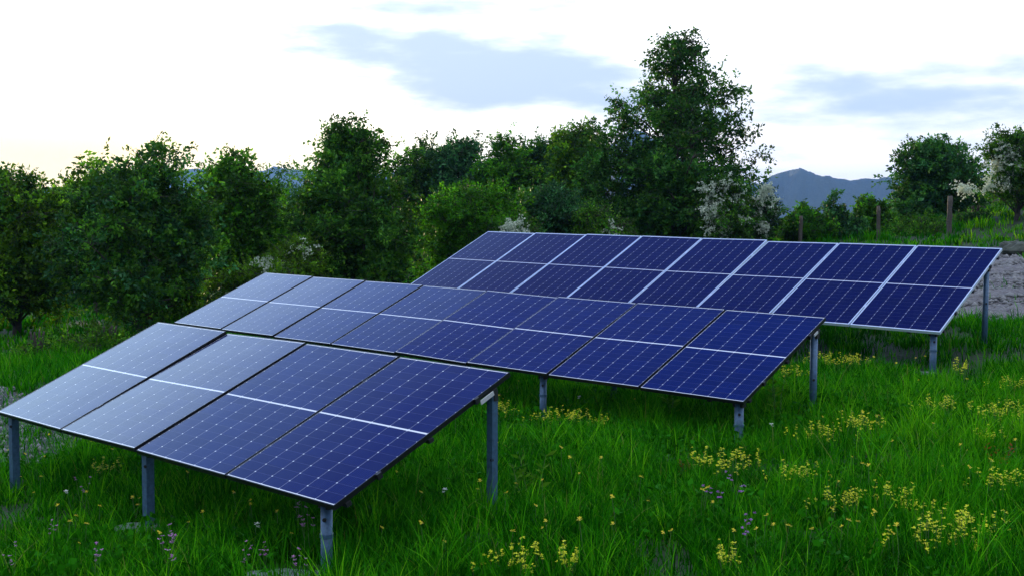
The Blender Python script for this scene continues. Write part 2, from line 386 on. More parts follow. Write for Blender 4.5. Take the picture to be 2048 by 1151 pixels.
# ------------------------------------------------------------------ hills
m, t, out = material('wooded_hill')
co = t.node('ShaderNodeTexCoord').outputs['Object']
n_a = t.noise(co, .02, 8, .65); n_b = t.noise(co, .09, 5, .7)
c = t.mix(n_a, (.012, .032, .012), (.045, .075, .03)); c = t.mix(t.m('MULTIPLY', n_b, .6), c, (.01, .025, .012))
rk = t.node('ShaderNodeMapRange', {0: n_a, 1: .66, 2: .72}).outputs[0]
c = t.mix(t.m('MULTIPLY', rk, .5), c, (.14, .14, .13))
p = principled(t, out, Base_Color=c, Roughness=1.0)
b = t.node('ShaderNodeBump', {'Height': n_b, 'Strength': 1.0, 'Distance': 12.0}); t.l.new(b.outputs[0], p.inputs['Normal'])
M['hill'] = m
def ridge(name, D, prof, depth, seed, rough=2.2):
    px = np.array([q[0] for q in prof], float); py = np.array([q[1] for q in prof], float)
    N, K_ = 420, 60
    X_ = np.linspace(px[0], px[-1], N); Yp = np.interp(X_, px, py)
    rs = np.random.RandomState(seed)
    def fn(s):                                    # 1-d value noise
        k = rs.rand(4000); q = (np.arange(N) * s) ; i = q.astype(int); f = q - i; f = f * f * (3 - 2 * f); return k[i] * (1 - f) + k[i + 1] * f - .5
    crest = np.array([at(a, b_, D) for a, b_ in zip(X_, Yp)])
    crest[:, 2] += (fn(.9) * 1.0 + fn(.35) * 1.5 + fn(.08) * 2) * rough * D / 1500
    foot = -14.0 + CZ
    V = np.zeros((N, K_, 3)); u = np.linspace(-1, 1, K_)
    phase = rs.rand(8) * 9
    for j, uu in enumerate(u):
        prof_ = 1 - abs(uu) ** 1.25
        spur = .13 * np.sin(X_ * .045 + phase[0] + uu * 2) + .08 * np.sin(X_ * .11 + phase[1] - uu * 3) + .05 * np.sin(X_ * .023 + phase[2])
        hh = foot + (crest[:, 2] - foot) * np.clip(prof_ * (1 + spur * np.sin(math.pi * min(1, abs(uu))) * 1.2), 0, 1.05)
        if abs(uu) > .02: hh = hh + rs.normal(0, .7 * D / 1500, N)
        sc_ = 1 + uu * depth / D
        V[:, j, 0] = crest[:, 0] * sc_; V[:, j, 1] = D + uu * depth; V[:, j, 2] = np.minimum(hh, crest[:, 2] - (abs(uu) > .02) * .2)
    ii = np.arange(N * K_).reshape(N, K_)
    f = np.stack([ii[:-1, :-1], ii[1:, :-1], ii[1:, 1:], ii[:-1, 1:]], -1).reshape(-1, 4)
    V[:, 0, 2] -= 30; V[:, -1, 2] -= 30
    o = mesh(name, V.reshape(-1, 3), f, M['hill'], smooth=True); tag(o, kind='structure')
ridge('hills', 4200, [(-500, 402), (-200, 392), (0, 388), (100, 378), (180, 366), (235, 350), (290, 346), (360, 344), (395, 338), (425, 340), (465, 348), (510, 345), (545, 338), (580, 335), (615, 341), (680, 350), (770, 346), (830, 356), (1000, 372), (1150, 392), (1300, 415)], 900, 3, .8)
ridge('mountain', 2600, [(1020, 425), (1100, 385), (1180, 330), (1228, 285), (1262, 256), (1288, 260), (1330, 300), (1390, 345), (1450, 366), (1520, 368), (1545, 352), (1575, 340), (1598, 337), (1620, 344), (1648, 358), (1668, 356), (1700, 361), (1730, 358), (1790, 356), (1850, 362), (1950, 350), (2150, 345), (2500, 370)], 800, 8, .8)
# ------------------------------------------------------------------ solar arrays
FIT = dict(
 front=dict(pos=(-4.50380619, 9.95733796, -1.69437966), yaw=-.730101255, slope=-.0117961286, tilt=.399133113, n=4, H=1.722),
 middle=dict(pos=(-4.83689715, 16.3645915, -1.49981715), yaw=-.718861303, slope=-.0149979553, tilt=.389691688, n=8, H=1.722),
 rear=dict(pos=(-1.82023213, 19.7099107, -1.19295637), yaw=-.719758599, slope=-.0141733029, tilt=.43023098, n=8, H=2.278))
PW, GAP, TH = 1.134, .02, .035
M['cells'] = glass_material('photovoltaic_glass', PW, 1.722, 6, 9, (.0, .006, .072), (.72, .76, .80), .01, .016, .016, .075)
M['cells_long'] = glass_material('photovoltaic_glass_long', PW, 2.278, 6, 12, (.0, .0008, .036), (.62, .66, .74), .02, .022, .016, .07)
FOOT = []      # where grass keeps clear of footings
def frame_of(q):
    y, s_, t_ = q['yaw'], q['slope'], q['tilt']
    u = np.array([math.cos(y) * math.cos(s_), math.sin(y) * math.cos(s_), math.sin(s_)])
    v = np.array([-math.sin(y), math.cos(y), 0]) * math.cos(t_) + np.array([0, 0, 1]) * math.sin(t_)
    v = v - u * (v @ u); v /= np.linalg.norm(v); return u, v, np.cross(u, v)
def build_array(key, label, lip, fm, gm, posts, seed, footings=(), post_kind='round'):
    q = FIT[key]; u, v, nrm = frame_of(q); P0 = np.array(q['pos']) + (0, 0, CZ); H = q['H']; n = q['n']; Wt = n * PW + (n - 1) * GAP
    rs = np.random.RandomState(seed)
    cx, cy = (P0 + u * Wt / 2)[:2]
    base = np.array([cx, cy, h1(cx, cy)])
    root = empty('solar_array', base, label, 'solar array', 'rows of ground mounted solar panels')
    L = lambda s_, k_, d_=0: P0 + u * s_ + v * k_ + nrm * d_ - base
    for i in range(n):
        s0 = i * (PW + GAP)
        # module frame, in local metres: x along the row, y up the slope, z out of the glass
        fb = MB()
        def boxl(x0, x1, y0, y1, z0, z1):
            V = [(x, y, z) for z in (z0, z1) for x, y in ((x0, y0), (x1, y0), (x1, y1), (x0, y1))]
            fb.add(V, [(3, 2, 1, 0), (4, 5, 6, 7), (0, 1, 5, 4), (1, 2, 6, 5), (2, 3, 7, 6), (3, 0, 4, 7)])
        lw = lip
        boxl(0, PW, 0, lw, -TH, 0); boxl(0, PW, H - lw, H, -TH, 0); boxl(0, lw, lw, H - lw, -TH, 0); boxl(PW - lw, PW, lw, H - lw, -TH, 0)
        o = fb.build('solar_panel', fm, root)
        a, b_, c_ = rs.normal(0, .006), rs.normal(0, .006), 0
        Rm = Matrix(((u[0], v[0], nrm[0]), (u[1], v[1], nrm[1]), (u[2], v[2], nrm[2]))).to_4x4()
        J = Matrix.Translation((PW / 2, H / 2, 0)) @ Matrix.Rotation(a, 4, 'X') @ Matrix.Rotation(b_, 4, 'Y') @ Matrix.Translation((-PW / 2, -H / 2, 0))
        o.matrix_local = Matrix.Translation(tuple(L(s0, 0))) @ Rm @ J
        g = MB(); e = .002
        x0, x1, y0, y1 = lw + .0005, PW - lw - .0005, lw + .0005, H - lw - .0005
        V = [(x, y, z) for z in (-.008, -.002) for x, y in ((x0, y0), (x1, y0), (x1, y1), (x0, y1))]
        Fg = [(3, 2, 1, 0), (4, 5, 6, 7), (0, 1, 5, 4), (1, 2, 6, 5), (2, 3, 7, 6), (3, 0, 4, 7)]
        uvs = [(V[k][0], V[k][1]) for f in Fg for k in f]
        mesh('glass', V, Fg, gm, o, uv=uvs)
    # two purlins along the row and clamps
    for k_ in (.10, .5 * H, H - .19):
        r_ = MB(); r_.bar(L(-.01, k_, -TH - .0145), L(Wt + .015, k_, -TH - .0145), .04, .028, nrm); r_.build('rail', M['dark_steel'], root)
    # rafters under the end and middle modules, joining front and back posts
    ss = sorted({round(min(p_[0], Wt - .42), 3) for p_ in posts if p_[1] < 1})
    for s_ in ss:
        r_ = MB(); r_.bar(L(s_, .07, -TH - .049), L(s_, H - .08, -TH - .049), .04, .04, nrm); r_.build('rafter', M['dark_steel'], root)
    for i in range(n - 1):
        for k_ in (.22 * H, .78 * H):
            r_ = MB(); s_ = i * (PW + GAP) + PW + GAP / 2; r_.bar(L(s_, k_ - .03, -.012), L(s_, k_ + .03, -.012), .012, .02, nrm); r_.build('clamp', fm, root)
    for k_ in (.22 * H, .78 * H):
        e_ = MB(); e_.bar(L(Wt + .012, k_ - .02, -.02), L(Wt + .012, k_ + .02, -.02), .02, .04, nrm); e_.build('end_clamp', M['dark_steel'], root)
    for (s_, k_, kind, half, slab) in posts:
        top = L(s_, k_, -TH - .055); wx, wy = (base + top)[:2]; g = h1(wx, wy) - base[2]
        bot = np.array([top[0], top[1], g - .25]); pb = MB()
        if kind == 'round': pb.tube([bot, top], half, 20)
        elif kind == 'square':
            pb.bar(bot, top, half * 2, half * 2, (v[0], v[1], 0))
        else:                                   # open channel post
            ux = np.array([u[0], u[1], 0]); vx = np.array([-u[1], u[0], 0]); w2 = half
            pb.bar(bot - vx * w2 * .9, top - vx * w2 * .9, .006 + w2 * .5, w2 * 2, ux)
            for q_ in (-1, 1): pb.bar(bot + ux * q_ * (w2 - .004) + vx * w2 * .1, top + ux * q_ * (w2 - .004) + vx * w2 * .1, w2 * 1.6, .008, ux)
        po = pb.build('post', M['zinc'], root, smooth=False)
        if kind == 'round':
            for p_ in po.data.polygons: p_.use_smooth = len(p_.vertices) == 4
        hd = MB(); hd.bar(top - np.array([0, 0, .035]), top + np.array([0, 0, .03]), half * 2.5, half * 1.5, (v[0], v[1], 0)); hd.build('post_bracket', M['dark_steel'], po)
        bo = MB(); dirc = np.array([-.15, -1, 0]); dirc /= np.linalg.norm(dirc)
        bp = top - np.array([0, 0, .10 if k_ < 1 else .45]); bo.tube([bp + dirc * half * .5, bp + dirc * (half + .012)], .013, 10); bo.build('bolt', M['bolt'], po)
        if kind == 'round' and k_ < 1:
            co_ = MB(); z_ = top[2] - .21; co_.tube([(top[0], top[1], z_ - .012), (top[0], top[1], z_ + .012)], half + .005, 20); co_.build('collar', M['zinc'], po, smooth=False)
        if slab:
            sx, sy, off, r0, lift = slab
            vv = []; rr = np.random.RandomState(int(abs(s_ * 100)) + 3)
            ring = [(math.cos(a_) * sx * rr.uniform(.88, 1.1), math.sin(a_) * sy * rr.uniform(.88, 1.1)) for a_ in np.linspace(0, 2 * math.pi, 14, endpoint=False)]
            cx_, cy_ = top[0] + off[0], top[1] + off[1]; gz = h1(cx_ + base[0], cy_ + base[1]) - base[2]
            k2 = len(ring)
            for zz, sc_ in ((-.15, 1.05), (lift - .02, 1.0), (lift, .93)):
                for (a_, b2) in ring: vv.append((cx_ + a_ * sc_, cy_ + b2 * sc_, gz + zz + rr.uniform(-.006, .006)))
            ff = [tuple(l * k2 + j if e3 == 0 else (l + e3 // 2) * k2 + j for e3 in (0,)) for l in () for j in ()]
            for l in range(2):
                for j in range(k2): a_ = l * k2 + j; b2 = l * k2 + (j + 1) % k2; ff.append((a_, b2, b2 + k2, a_ + k2))
            ff.append(tuple(2 * k2 + j for j in range(k2)))
            mesh('footing', vv, ff, M['concrete'], po)
            FOOT.append((cx_ + base[0], cy_ + base[1], max(sx, sy)))
    return root, L
rootA, LA = build_array('front', 'front solar array of four black framed panels, nearest and lowest of the three rows', .007, M['black_frame'], M['cells'],
    [(.045, .10, 'square', .032, None), (2.26, .10, 'square', .032, (.18, .12, (-.06, -.05), 0, .07)), (4.37, .10, 'round', .038, (.30, .13, (-.22, -.04), 0, .05)),
     (4.57, 1.53, 'channel', .026, None), (.09, 1.42, 'square', .034, None), (2.26, 1.42, 'square', .034, None)], 11)
tp = MB(); tp.bar(LA(4.617, 1.36, -TH - .012), LA(4.617, 1.50, -TH - .012), .008, .03, frame_of(FIT['front'])[2]); tp.build('end_plate', M['rubber'], rootA)
rootB, LB = build_array('middle', 'middle solar array of eight black framed panels between the other two rows', .006, M['black_frame'], M['cells'],
    [(.35, .10, 'round', .036, None), (4.5, .10, 'round', .036, None), (6.76, .10, 'round', .036, None), (9.10, .10, 'round', .042, None),
     (9.17, 1.52, 'round', .036, None), (6.76, 1.45, 'round', .036, None), (4.5, 1.45, 'round', .036, None), (.35, 1.45, 'round', .036, None)], 12)
tp = MB(); tp.bar(LB(9.226, 1.42, -TH - .01), LB(9.226, 1.50, -TH - .01), .008, .025, frame_of(FIT['middle'])[2]); tp.build('end_plate', M['rubber'], rootB)
rootC, LC = build_array('rear', 'rear solar array of eight silver framed panels beside the gravel yard', .014, M['silver_frame'], M['cells_long'],
    [(9.09, .10, 'round', .040, (.14, .10, (-.1, -.02), 0, .03)), (6.5, .10, 'round', .038, None), (3.5, .10, 'round', .038, None), (.4, .10, 'round', .038, None),
     (9.14, 1.85, 'round', .036, None), (6.5, 1.85, 'round', .036, None), (3.5, 1.85, 'round', .036, None), (.4, 1.85, 'round', .036, None)], 13)

# ------------------------------------------------------------------ leaves, trees
PAL = {  # dark, mid, light leaf colours; darks lowered to imitate shaded crown interiors
 'oak': ((.014, .062, .005), (.034, .125, .010), (.105, .235, .022)),
 'deep': ((.010, .052, .008), (.024, .100, .016), (.070, .180, .036)),
 'blue': ((.012, .066, .020), (.028, .120, .040), (.085, .200, .090)),
 'lime': ((.018, .100, .003), (.038, .165, .006), (.095, .250, .012)),
 'warm': ((.030, .100, .004), (.065, .170, .007), (.150, .280, .014)),  # yellowish leaves; also stands in for low sun through the left trees
 'weed': ((.018, .100, .005), (.050, .175, .009), (.130, .270, .022)),
 'white': ((.36, .44, .34), (.50, .57, .45), (.62, .66, .54)),
}
def tints(rs, n, pal, per=1):
    P = np.array(PAL[pal]); k = rs.rand(n)
    c = 1.12 * np.where(k[:, None] < .5, P[0] + (P[1] - P[0]) * (k[:, None] * 2), P[1] + (P[2] - P[1]) * ((k[:, None] - .5) * 2) ** 2)
    return np.repeat(c, per, 0)
def leaf_quads(P, D, Ln, Wd, rs):
    """rhombic leaves at P, pointing along D, length Ln"""
    n = len(P); r = rs.normal(0, 1, (n, 3)); r[:, 2] *= .6
    side = np.cross(D, r); side /= np.linalg.norm(side, axis=1, keepdims=True) + 1e-9
    nrm = np.cross(side, D)
    V = np.empty((n, 4, 3)); Ln = Ln[:, None]; Wd = Wd[:, None]
    V[:, 0] = P; V[:, 1] = P + D * Ln * .5 + side * Wd * .5 + nrm * Ln * .06; V[:, 2] = P + D * Ln - nrm * Ln * .08; V[:, 3] = P + D * Ln * .5 - side * Wd * .5 + nrm * Ln * .06
    return V.reshape(-1, 3), np.arange(n * 4).reshape(n, 4)
def sprays(rs, C, Rr, W_, n, tl, per, Ln, shell=.5, uplift=.25, flat=.0):
    """twigs through a set of blobs; leaves along each twig. returns leaf base, direction, and twig lines"""
    W_ = np.array(W_, float); W_ /= W_.sum()
    m_ = max(3, n // 8)                        # twigs stand in clumps with gaps between
    cb = rs.choice(len(C), m_, p=W_)
    d = rs.normal(0, 1, (m_, 3)); d /= np.linalg.norm(d, axis=1, keepdims=True)
    rad = shell + (1 - shell) * rs.rand(m_); rad = np.where(rs.rand(m_) < .15, rad * 1.15, rad)
    cc = C[cb] + d * Rr[cb] * rad[:, None]
    k_ = rs.randint(0, m_, n); b_ = cb[k_]; cs = tl * .42 * rs.uniform(.5, 1.2, (m_, 1))[k_]
    j_ = rs.normal(0, 1, (n, 3)) * cs; j_[:, 2] *= .6
    base = cc[k_] + j_; d = d[k_] * .6 + j_ / (np.linalg.norm(j_, axis=1, keepdims=True) + 1e-9) * .6
    loose = rs.rand(n) < .15
    d2 = rs.normal(0, 1, (n, 3)); d2 /= np.linalg.norm(d2, axis=1, keepdims=True)
    base = np.where(loose[:, None], C[b_] + d2 * Rr[b_] * rs.uniform(shell, 1, (n, 1)), base)
    td = d * .75 + rs.normal(0, .55, (n, 3)); td[:, 2] += uplift; td /= np.linalg.norm(td, axis=1, keepdims=True)
    L_ = tl * rs.uniform(.5, 1.4, n)
    tt = rs.rand(n, per) * 1.0
    P = base[:, None] + td[:, None] * (L_[:, None] * tt)[..., None] + rs.normal(0, .035 * tl / .4, (n, per, 3))
    P[..., 2] -= .12 * tl * tt ** 2
    D = td[:, None] * .6 + rs.normal(0, .65, (n, per, 3)); D[..., 2] -= .15; D /= np.linalg.norm(D, axis=-1, keepdims=True)
    return P.reshape(-1, 3), D.reshape(-1, 3), base, td, L_, b_, k_
def tree(name, label, cat, dist, foot_px, blobs, pal='oak', n=2500, per=16, leaf=.10, twig=.42, trunk_r=.09, seed=1, group=None,
         blossom=None, spread=True, shell=.35, foot_y=None, lean=0., uplift=.25, pal2=None, stems=1):
    rs = np.random.RandomState(seed)
    fx = at(foot_px, 436, dist)[0]; gz = h1(fx, dist)
    root = empty(name, (fx, dist, gz), label, cat, group)
    org = np.array([fx, dist, gz]); k = dist / F
    C = []; Rr = []; W_ = []
    for bl in blobs:
        bx, by, rx, ry = bl[:4]; dn = bl[4] if len(bl) > 4 else 1.
        c_ = at(bx, by, dist); off = c_[0] - fx
        rd = (rx + ry) / 2 * k
        C.append(c_); Rr.append((rx * k, rd, ry * k)); W_.append(dn * rx * ry)
        if spread and abs(off) > .45 * rx * k:
            for sgn in (-1, 1):
                a_ = sgn * rs.uniform(.9, 1.6); o2 = off
                C.append(np.array([fx + o2 * math.cos(a_), dist + abs(o2) * math.sin(a_), c_[2] + rs.uniform(-.2, .2) * ry * k])); Rr.append((rx * k * .85, rd * .85, ry * k * .85)); W_.append(dn * rx * ry * .55)
    C = np.array(C) - org; Rr = np.array(Rr)
    P, D, base, td, L_, bi, ki = sprays(rs, C, Rr, W_, n, twig, per, leaf, shell, uplift)
    N = len(P); Ls = leaf * rs.uniform(.6, 1.35, N)
    V, Fc = leaf_quads(P, D, Ls, Ls * rs.uniform(.42, .6, N), rs)
    # random clump and spray tones put lit and shaded contrast into the leaf colour
    tone = np.repeat(rs.uniform(.75, 1.25, n) * (.40 + 1.35 * rs.rand(ki.max() + 1) ** 1.6)[ki], per); colr = tints(rs, N, pal) * tone[:, None]
    if pal2:
        sel = np.repeat(rs.rand(n) < .3, per); c2 = tints(rs, N, pal2) * tone[:, None]; colr[sel] = c2[sel]
    mesh('crown', V, Fc, M['leaf'], root, col=np.repeat(colr, 4, 0))
    # trunk and limbs
    tb = MB(); topz = max(C[:, 2]); crown_base = C[:, 2].min()
    axis = lambda z: np.array([lean * z + .05 * math.sin(z * 1.3 + seed) * z / 3, .05 * math.cos(z * 1.1 + seed) * z / 3, z])
    Hh = max(.6, topz * .96)
    for sgi in range(stems):
        a_ = 2 * math.pi * sgi / max(1, stems) + seed; dx_ = np.array([math.cos(a_), math.sin(a_), 0]) * (0 if stems == 1 else 1)
        zs = np.linspace(-.2, Hh if stems == 1 else Hh * .8, 12)
        pts = [axis(z) + dx_ * (.08 + .28 * max(z, 0)) * .6 for z in zs]
        tb.tube(pts, [trunk_r * (1.25 if i == 0 else 1) * (1 - .9 * max(z, 0) / Hh) + .008 for i, z in enumerate(zs)], 9)
    for c_, r_ in zip(C, Rr):
        z0 = max(.15, min(Hh * .9, c_[2] - np.hypot(c_[0], c_[1]) * .75 - .15)); a0 = axis(z0); m_ = (a0 + c_) / 2 + np.array([0, 0, .08 * np.linalg.norm(c_ - a0)])
        rr_ = trunk_r * .28 * (1 - .6 * z0 / Hh) + .006
        tb.tube([a0, m_, c_], [rr_, rr_ * .7, rr_ * .35], 6)
        for _ in range(5):
            dd = rs.normal(0, 1, 3); dd /= np.linalg.norm(dd); dd[2] = abs(dd[2]) * .8; e2 = c_ + dd * r_ * .95
            tb.tube([c_, (c_ + e2) / 2 + rs.normal(0, .04, 3), e2], [rr_ * .4, rr_ * .25, .004], 4, cap=False)
    # fine twigs for some of the sprays
    for i in rs.choice(n, min(n, 750), replace=False):
        c_ = C[bi[i]]; s0 = base[i] + (c_ - base[i]) * .45
        tb.tube([s0, base[i], base[i] + td[i] * L_[i]], [.010, .007, .003], 3, cap=False)
    tb.build('trunk', M['bark'], root, smooth=True)
    if blossom:
        nb, bsize, bbl = blossom
        Cb = []; Rb = []; Wb = []
        for (bx, by, rx, ry) in bbl:
            Cb.append(at(bx, by, dist - .3) - org); Rb.append((rx * k, (rx + ry) / 2 * k, ry * k)); Wb.append(rx * ry)
        Pb, Db, *_r = sprays(rs, np.array(Cb), np.array(Rb), Wb, nb, .22, 14, bsize, .2, -.5)
        Db = Db * .5; Db[:, 2] -= .4; Db /= np.linalg.norm(Db, axis=1, keepdims=True)
        Lb = bsize * rs.uniform(.7, 1.3, len(Pb)); V, Fc = leaf_quads(Pb, Db, Lb, Lb * .8, rs)
        mesh('blossoms', V, Fc, M['petal'], root, col=np.repeat(tints(rs, len(Pb), 'white'), 4, 0))
    return root
TG = 'trees standing behind the solar arrays'; SG = 'shrubs along the edge of the meadow'
tree('tree', 'tall airy tree, highest of all, rising behind the rear solar array', 'tree', 36, 1345,
     [(1372, 88, 30, 24, .9), (1315, 100, 18, 14, .5), (1320, 150, 26, 24, .8), (1408, 115, 16, 20, .7), (1310, 195, 24, 22, .7), (1370, 110, 34, 34, .8), (1340, 135, 42, 34, .8), (1392, 145, 34, 36, .8), (1330, 185, 42, 34, .9), (1400, 195, 42, 36), (1440, 190, 26, 26, .7), (1315, 235, 34, 34, .9),
      (1385, 250, 60, 40), (1455, 235, 44, 38, .8), (1490, 285, 38, 34, .8), (1430, 290, 50, 36), (1238, 212, 18, 20, 1.6), (1262, 245, 28, 26, 1.1), (1288, 212, 16, 26, 1.2), (1285, 300, 40, 30, .7),
      (1345, 310, 55, 40, 1.), (1512, 325, 24, 26, .6), (1470, 345, 42, 26, 1.), (1215, 300, 46, 44, 1.5), (1250, 350, 72, 52, 1.7), (1340, 375, 80, 50, 1.7), (1420, 370, 60, 40, 1.5), (1480, 385, 46, 34, 1.3),
      (1210, 390, 48, 50, 1.6), (1270, 430, 80, 50, 1.8), (1370, 440, 90, 50, 1.8), (1460, 440, 60, 45, 1.3)],
     'deep', 4500, 17, .115, .46, .17, 21, TG, pal2='oak', shell=.3)
tree('tree', 'slender upright tree with a narrow top, between the round left trees and the rear array', 'tree', 29, 705,
     [(690, 262, 30, 22, .7), (665, 290, 26, 26, .8), (715, 295, 32, 30), (750, 290, 14, 24, .6), (680, 325, 46, 32, 1.2), (735, 330, 34, 30), (640, 365, 40, 32, 1.1), (705, 370, 60, 38, 1.6), (760, 360, 20, 24, .6),
      (630, 415, 46, 40, 1.5), (710, 420, 70, 44, 1.8), (785, 415, 36, 36, 1.1), (620, 470, 44, 44, 1.5), (700, 480, 84, 50, 2), (790, 475, 40, 46, 1.4), (640, 540, 56, 44, 1.4), (730, 550, 80, 46, 1.7), (800, 545, 36, 44, 1.2)],
     'oak', 3800, 16, .105, .40, .12, 22, TG, pal2='deep')
tree('tree', 'broad round oak with a visible dark trunk, left of the front solar array', 'tree', 25, 279,
     [(305, 312, 24, 16, .6), (335, 325, 22, 20, .7), (300, 350, 60, 32, 1.2), (235, 372, 44, 30), (350, 370, 46, 32, 1.1), (190, 405, 46, 34, 1.2), (280, 405, 80, 40, 1.8), (370, 410, 48, 36, 1.2),
      (145, 440, 44, 32, 1.2), (230, 455, 70, 44, 1.9), (330, 460, 78, 46, 2), (400, 455, 34, 36, 1.1), (120, 490, 36, 30, 1), (190, 510, 64, 44, 1.8), (290, 515, 80, 46, 2), (385, 510, 52, 44, 1.6),
      (150, 555, 46, 36, 1.1), (230, 565, 70, 40, 1.7), (330, 565, 76, 42, 1.7), (405, 560, 40, 38, 1.2), (190, 600, 44, 26, .9), (330, 592, 50, 24, .9), (385, 592, 36, 24, .9)],
     'oak', 4200, 16, .095, .36, .11, 23, TG, pal2='blue')
tree('tree', 'tree with one thin spire at its top, left of the middle solar array', 'tree', 30, 480,
     [(463, 315, 11, 16, .5), (468, 345, 20, 18, .7), (440, 375, 34, 26), (490, 380, 38, 30, 1.2), (535, 390, 24, 22, .9), (440, 420, 44, 34, 1.4), (510, 425, 50, 36, 1.5), (450, 470, 50, 40, 1.6), (530, 480, 46, 40, 1.4), (470, 525, 64, 40, 1.7), (540, 535, 40, 36, 1.2), (480, 575, 60, 36, 1.3)],
     'oak', 2600, 16, .11, .42, .10, 24, TG, pal2='lime')
tree('tree', 'ragged sunlit tree at the left edge of the photo beneath the sunset glow', 'tree', 27, 30,
     [(22, 350, 18, 18, .7), (50, 372, 34, 22), (5, 385, 34, 28), (95, 392, 36, 22, .9), (40, 420, 56, 34, 1.5), (-40, 430, 60, 50, 1.6), (110, 440, 40, 36, 1.2), (30, 480, 66, 44, 2), (-30, 520, 60, 50, 2), (85, 530, 50, 44, 1.6), (20, 570, 70, 40, 2), (95, 590, 44, 36, 1.4), (-40, 590, 60, 36, 1.6)],
     'warm', 2700, 16, .10, .40, .10, 25, TG, pal2='deep')
tree('tree', 'small light green tree half hidden behind the round oak, under the sun', 'tree', 33, 190,
     [(228, 335, 12, 18, .5), (130, 392, 36, 22), (180, 385, 44, 26), (225, 375, 36, 26), (150, 430, 60, 40, 1.5), (220, 425, 60, 40, 1.5), (170, 490, 80, 50, 1.8)],
     'warm', 1500, 16, .13, .45, .09, 26, TG)
# the row of trees behind
BG_ = 'row of slender trees far behind the middle solar array'
tree('tree', 'loose feathery tree, leftmost of the distant row behind the slender tree', 'tree', 48, 850,
     [(850, 312, 26, 24, .7), (815, 335, 28, 24, .7), (870, 345, 40, 34), (820, 375, 40, 34), (870, 400, 50, 40, 1.3), (830, 440, 50, 40, 1.2)], 'oak', 1500, 14, .15, .5, .10, 31, BG_)
tree('tree', 'feathery tree with two rounded tops in the distant row', 'tree', 47, 920,
     [(905, 310, 30, 24, .8), (945, 310, 22, 22, .7), (920, 345, 44, 32), (955, 360, 24, 34), (915, 390, 50, 40, 1.3), (920, 440, 50, 40, 1.3)], 'blue', 1500, 14, .14, .5, .10, 32, BG_)
tree('tree', 'pointed birch-like tree, most pointed of the distant row', 'tree', 45, 1015,
     [(1015, 285, 22, 20, .8), (1010, 312, 38, 26), (1000, 345, 42, 30), (1035, 345, 30, 32), (1005, 380, 44, 34, 1.2), (1020, 425, 54, 44, 1.2)], 'lime', 1600, 14, .13, .45, .10, 33, BG_, pal2='oak')
tree('tree', 'small rounded tree in the distant row beside the dark dense one', 'tree', 46, 1082,
     [(1080, 300, 26, 18, .8), (1078, 330, 36, 30), (1085, 370, 42, 36, 1.2), (1080, 420, 46, 44, 1.3)], 'oak', 1300, 14, .14, .45, .09, 34, BG_, pal2='blue')
tree('tree', 'dense dark round tree at the right end of the distant row', 'tree', 42, 1150,
     [(1155, 272, 38, 22, 1), (1128, 290, 26, 24), (1180, 285, 26, 24), (1150, 315, 46, 34, 1.5), (1130, 350, 34, 34, 1.2), (1165, 360, 40, 40, 1.5), (1145, 410, 50, 46, 1.6)], 'warm', 2000, 14, .13, .45, .12, 35, BG_, pal2='deep')
# bushes
tree('bush', 'bright lime green bush in front of the slender distant trees', 'bush', 31, 935,
     [(930, 395, 26, 18, .9), (890, 410, 30, 22), (975, 400, 36, 24), (1010, 415, 32, 26), (870, 440, 30, 30, 1.1), (930, 445, 56, 38, 1.7), (1000, 450, 44, 36, 1.4), (900, 500, 60, 44, 1.7), (970, 510, 60, 44, 1.6), (880, 560, 50, 40, 1.3)],
     'lime', 2800, 16, .085, .36, .05, 41, SG, stems=4, uplift=.6)
tree('bush', 'bluish green bush directly behind the top left corner of the rear array', 'bush', 33, 1095,
     [(1070, 415, 34, 24), (1115, 410, 34, 26), (1085, 445, 46, 34, 1.4), (1145, 440, 38, 34, 1.2), (1110, 485, 60, 34, 1.4)], 'blue', 1700, 16, .085, .34, .05, 42, SG, stems=4, uplift=.6)
tree('bush', 'green bush behind the lower trunk of the tallest tree', 'bush', 32, 1200,
     [(1180, 440, 30, 20), (1225, 450, 30, 18), (1200, 475, 50, 26, 1.4)], 'weed', 800, 14, .07, .28, .04, 43, SG, stems=4,
     blossom=(40, .05, [(1225, 462, 22, 6)]))
tree('flowering_tree', 'white flowering locust tree in front of the tallest tree', 'flowering tree', 33.5, 1450,
     [(1440, 385, 30, 24), (1465, 400, 30, 30), (1430, 430, 36, 34, 1.2), (1475, 440, 34, 30, 1.2), (1450, 480, 50, 24, 1.)], 'oak', 900, 14, .08, .32, .05, 44, TG, stems=2,
     blossom=(230, .055, [(1425, 385, 22, 18), (1450, 375, 14, 18), (1470, 400, 16, 20), (1430, 420, 28, 22), (1468, 440, 20, 20), (1440, 455, 34, 12)]))
tree('flowering_tree', 'narrow white flowering locust between the tallest tree and the mountain', 'flowering tree', 34.5, 1525,
     [(1530, 375, 9, 20, .6), (1522, 410, 18, 24), (1540, 420, 14, 24), (1520, 455, 32, 30, 1.2)], 'deep', 420, 14, .08, .3, .04, 45, TG,
     blossom=(150, .055, [(1531, 372, 8, 18), (1518, 405, 14, 16), (1540, 412, 12, 22), (1520, 440, 20, 18)]))
tree('bush', 'rounded green bush under the mountain beside the leftmost fence post', 'bush', 36, 1605,
     [(1606, 412, 9, 10, .4), (1600, 434, 20, 14), (1625, 440, 20, 14), (1585, 462, 36, 24, 1.4), (1630, 462, 42, 22, 1.4)], 'lime', 1500, 14, .09, .20, .05, 46, SG, stems=4, pal2='deep')
